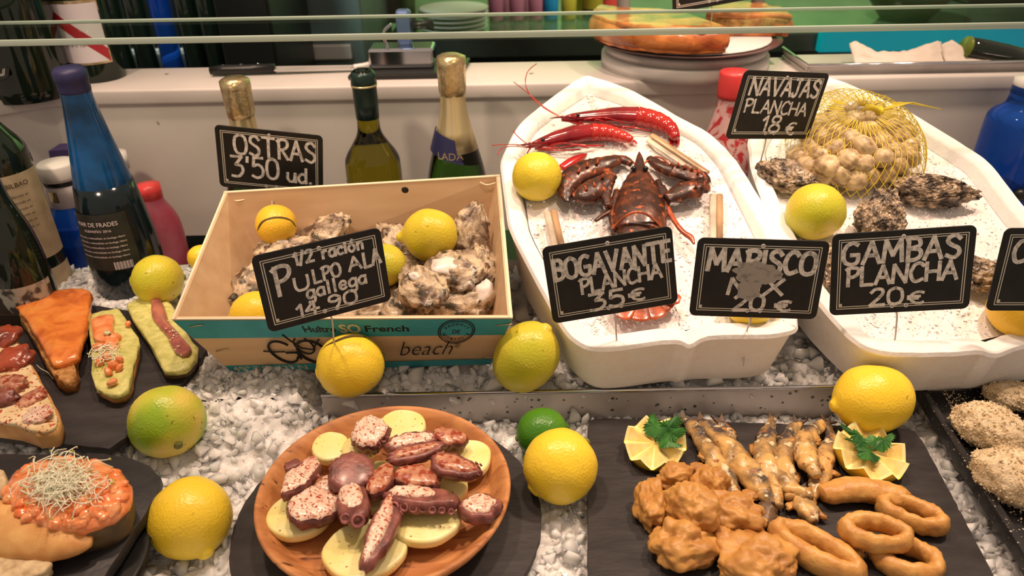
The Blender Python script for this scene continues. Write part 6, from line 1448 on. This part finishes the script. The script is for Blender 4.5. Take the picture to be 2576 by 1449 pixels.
price_sign('chalk sign reading OSTRAS 3,50 stuck in the slit lemon in the crate', [(545, 318), (810, 340), (808, 492), (553, 468)], .885,
           [('OSTRAS', .17, .58, .93, .55, .31), ("3'50", .13, .20, .57, .22, .33), ('ud.', .66, .20, .89, .19, .24)], [c + Vector((0, -.004, r * .95)), c + Vector((0, 0, r * .3))])
c, r, m4 = LEM['pulpo']
price_sign('chalk sign reading PULPO A LA gallega stuck in the lemon before the crate', [(632, 646), (952, 573), (985, 757), (680, 835)], .650,
           [('1/2 ración', .30, .77, .84, .78, .15), ('P', .12, .44, .25, .45, .36), ('U', .27, .44, .37, .45, .17), ('LPO', .42, .49, .63, .51, .17), ('A', .70, .53, .80, .54, .17), ('LA', .83, .53, .96, .55, .19), ('gallega', .34, .31, .82, .33, .17), ('14.90', .24, .09, .72, .11, .17)],
           [c + Vector((-.012, -.006, r * .92)), c + Vector((-.008, 0, r * .3))], .0026, sc=.915)
def FR(px, py, off=-.001): return PB(px, py, off)
price_sign('chalk sign reading BOGAVANTE PLANCHA 35 on the front rim of the left boat', [(1362, 622), (1689, 569), (1705, 762), (1394, 815)], .678,
           [('BOGAVANTE', .06, .56, .97, .575, .25), ('PLANCHA', .25, .33, .89, .38, .19), ('35', .31, .09, .58, .10, .21), ('€', .62, .13, .74, .13, .16)], [FR(1551, 858), FR(1554, 868, -.012)], .0026, sc=.95)
price_sign('chalk sign with smeared MARISCO MIX 20 on the front rim of the left boat', [(1758, 598), (2086, 609), (2055, 803), (1733, 792)], .675,
           [('MARISCO', .10, .60, .92, .58, .27), ('MIX', .28, .30, .70, .31, .2), ('20', .34, .09, .57, .10, .2), ('€', .66, .10, .78, .10, .14)], [FR(1878, 832), FR(1880, 845, -.012)], .0030,
           smear=[(.47, .58, .16, .14, 1), (.44, .38, .09, .16, 2), (.56, .55, .12, .11, 3)], sc=.95)
price_sign('chalk sign reading GAMBAS PLANCHA 20 on the front rim of the right boat', [(2094, 592), (2456, 568), (2438, 777), (2090, 789)], .675,
           [('GAMBAS', .08, .62, .90, .64, .26), ('PLANCHA', .11, .36, .89, .38, .22), ('20', .29, .10, .52, .11, .20), ('€', .56, .10, .67, .10, .16)], [FR(2252, 850), FR(2249, 862, -.012)], .0027)
price_sign('chalk sign reading NAVAJAS PLANCHA 18 on the rim between the two boats', [(1872, 181), (2086, 191), (2034, 346), (1829, 342)], .815,
           [('NAVAJAS', .12, .66, .93, .64, .25), ('PLANCHA', .11, .41, .86, .36, .19), ('18', .38, .11, .60, .11, .24), ('€', .68, .07, .79, .07, .20)], [FR(1912, 412), FR(1911, 418, -.014)], .0022, sc=.95)
price_sign('chalk sign cut by the right edge on the rim of the right boat', [(2536, 577), (2890, 575), (2838, 781), (2472, 778)], .665,
           [('CA', .10, .60, .33, .60, .26)], [FR(2640, 850), FR(2640, 862, -.012)], .0027)
ps = PY(1786, 92, 1.10)
price_sign('chalk sign stuck in the cut pie on the stand', [(1690, -128), (1896, -166), (1893, 2), (1692, 36)], 1.03,
           [('4,50', .30, .20, .80, .24, .30)], [ps, ps + Vector((0, 0, -.014))], .0026)
# sign hanging by the big black bottle at the left edge
price_sign('chalk sign fragment at the left edge in front of the big black bottle', [(-190, 108), (2, 106), (31, 183), (-170, 186)], .92,
           [('€', .80, .25, .93, .25, .4)], [PY(-80, 240, .93), PY(-80, 262, .93)], .0026)
# stake tips poking out of the foam fronts belong to the signs: small nails
for (x0, y0, x1, y1), lb in (((1557, 908, 1560, 934), 'thin metal spike poking out of the left boat front below the lobster sign'), ((1873, 878, 1870, 922), 'thin metal spike poking out of the left boat front below the smeared sign'), ((2247, 908, 2245, 926), 'metal spike poking out of the right boat front')):
    a, b = PY(x0, y0, .612), PY(x1, y1, .598); o = obj('metal_spike', tube([a, a * .4 + b * .6, b], [.0011, .001, .0003], 8), MT['steel']); tag(o, lb, 'spike', 'stake ends under the signs')
# ================================================================== STEEL TRAY UNDER THE BOATS
RY = .600
xl = P(808, 993, .034).x
tray = thing('steel_tray', 'brushed steel tray with folded front lip under the crate and boats', 'tray', (.3, .8, -.03))
obj('tray_front', boxat(xl, .95, RY, RY + .0015, -.045, .033), MT['steel'], tray, smooth=False)
obj('rolled_lip', tube([(xl, RY, .0335), (.95, RY, .0335)], .0022, 8), MT['chrome'], tray)
obj('tray_floor', boxat(xl, .95, RY + .0015, .925, -.045, -.040), MT['steel'], tray, smooth=False)
obj('tray_side', boxat(xl - .0015, xl, RY, .80, -.045, .020), MT['steel'], tray, smooth=False)
dr = []
for k in range(90):
    x = rng.uniform(xl + .02, .6); z = rng.uniform(.006, .029); s = rng.uniform(.0007, .0019); dr.append(blob(T((x, RY - .0002, z)), s, s * .5, s * .8, 0, 1, 1, 2))
o = obj('water_drops', merge(*dr), MT['clear'], tray); o['kind'] = 'stuff'
# ================================================================== ICE
from mathutils.bvhtree import BVHTree
def inpoly(pl, x, y):
    ins = np.zeros(len(x), bool); n = len(pl); j = n - 1
    for i in range(n):
        xi, yi = pl[i]; xj, yj = pl[j]; c = ((yi > y) != (yj > y)) & (x < (xj - xi) * (y - yi) / (yj - yi + 1e-12) + xi); ins ^= c; j = i
    return ins
def sm(a, b, x): t_ = np.clip((x - a) / (b - a), 0, 1); return t_ * t_ * (3 - 2 * t_)
def hlow(x, y):
    left = 1 - sm(xl - .035, xl + .01, x)
    h = -.002 + .004 * np.sin(x * 23 + 1) * np.sin(y * 31)
    h = h + left * (.036 * sm(.48, .62, y))
    h = h - .030 * sm(.86, .93, y) * left
    return h
def hup(x, y):
    h = .024 + .003 * np.sin(x * 40) + .10 * np.maximum(0, y - .62) * (1 - sm(.80, .9, y)) - .05 * sm(.82, .95, y)
    return h
def icebed(label, x0, x1, y0, y1, hf, nch, seed, rmin, rmax, keep=None, step=.0026):
    r = np.random.default_rng(seed); nx, ny = int((x1 - x0) / step), int((y1 - y0) / step)
    X, Y = np.meshgrid(np.linspace(x0, x1, nx + 1), np.linspace(y0, y1, ny + 1)); Hh = hf(X.ravel(), Y.ravel())
    def lump(a, b):
        v1 = noise.voronoi(Vector((a * 75, b * 75, seed)))[0]; v2 = noise.voronoi(Vector((a * 190, b * 190, seed + 3)))[0]
        return .004 * noise.noise(Vector((a * 28, b * 28, seed))) + .0062 * (.45 - v1[0]) + .0024 * (.45 - v2[0]) + .0035 * (v1[1] - v1[0])
    Hh = Hh + np.array([lump(a, b) for a, b in zip(X.ravel(), Y.ravel())])
    for pl, zb in FOOT:
        ins = inpoly(pl, X.ravel(), Y.ravel()); Hh = np.where(ins, np.minimum(Hh, zb - .003), Hh)
    V_ = np.stack([X.ravel(), Y.ravel(), Hh], 1); f = []
    for j in range(ny):
        for i in range(nx):
            a = j * (nx + 1) + i
            if keep is None or keep(X[j, i], Y[j, i]): f.append((a, a + 1, a + nx + 2, a + nx + 1))
    t = thing('crushed_ice', label, 'ice', ((x0 + x1) / 2, (y0 + y1) / 2, -.04)); t['kind'] = 'stuff'
    o = obj('packed_ice', (V_.tolist(), f), MT['icebase'], t, smooth=False); o['kind'] = 'stuff'
    px, py = r.uniform(x0, x1, nch), r.uniform(y0, y1, nch); s = rmin + (rmax - rmin) * r.random(nch) ** 2.2
    pzz = hf(px, py) + r.uniform(-.5, .55, nch) * s + .001
    ok = np.ones(nch, bool)
    for pl, zb in FOOT:
        ins = inpoly(pl, px, py); near = ins
        for dx, dy in ((1, 0), (-1, 0), (0, 1), (0, -1)): near = near | inpoly(pl, px + dx * s * 1.2, py + dy * s * 1.2)
        ok &= ~near | (pzz + s * 1.3 < zb)
    if keep is not None: ok &= np.array([keep(a, b) for a, b in zip(px, py)])
    clr = (r.random(nch) < .22) & ok; wh = ok & ~clr; A_ = np.stack([px, py, pzz + np.where(clr, s * .5, 0)], 1)
    o = obj('ice_chunks', chunks(A_[wh], s[wh], r), MT['ice'], t, smooth=False); o['kind'] = 'stuff'
    o = obj('clear_ice_chunks', chunks(A_[clr], s[clr] * 1.15, r), MT['iceclear'], t, smooth=True); o['kind'] = 'stuff'
icebed('crushed ice heaped around the slates and lemons in front', -.62, .62, .24, RY - .002, hlow, 14000, 31, .0010, .0078, lambda x, y: True)
icebed('crushed ice heaped on the left beside the bottles and the crate', -.70, xl - .003, RY - .002, .92, hlow, 6000, 32, .0010, .0060)
icebed('crushed ice in the steel tray under the crate and boats', xl, .62, RY + .003, .93, hup, 5000, 33, .0014, .0095, lambda x, y: True)
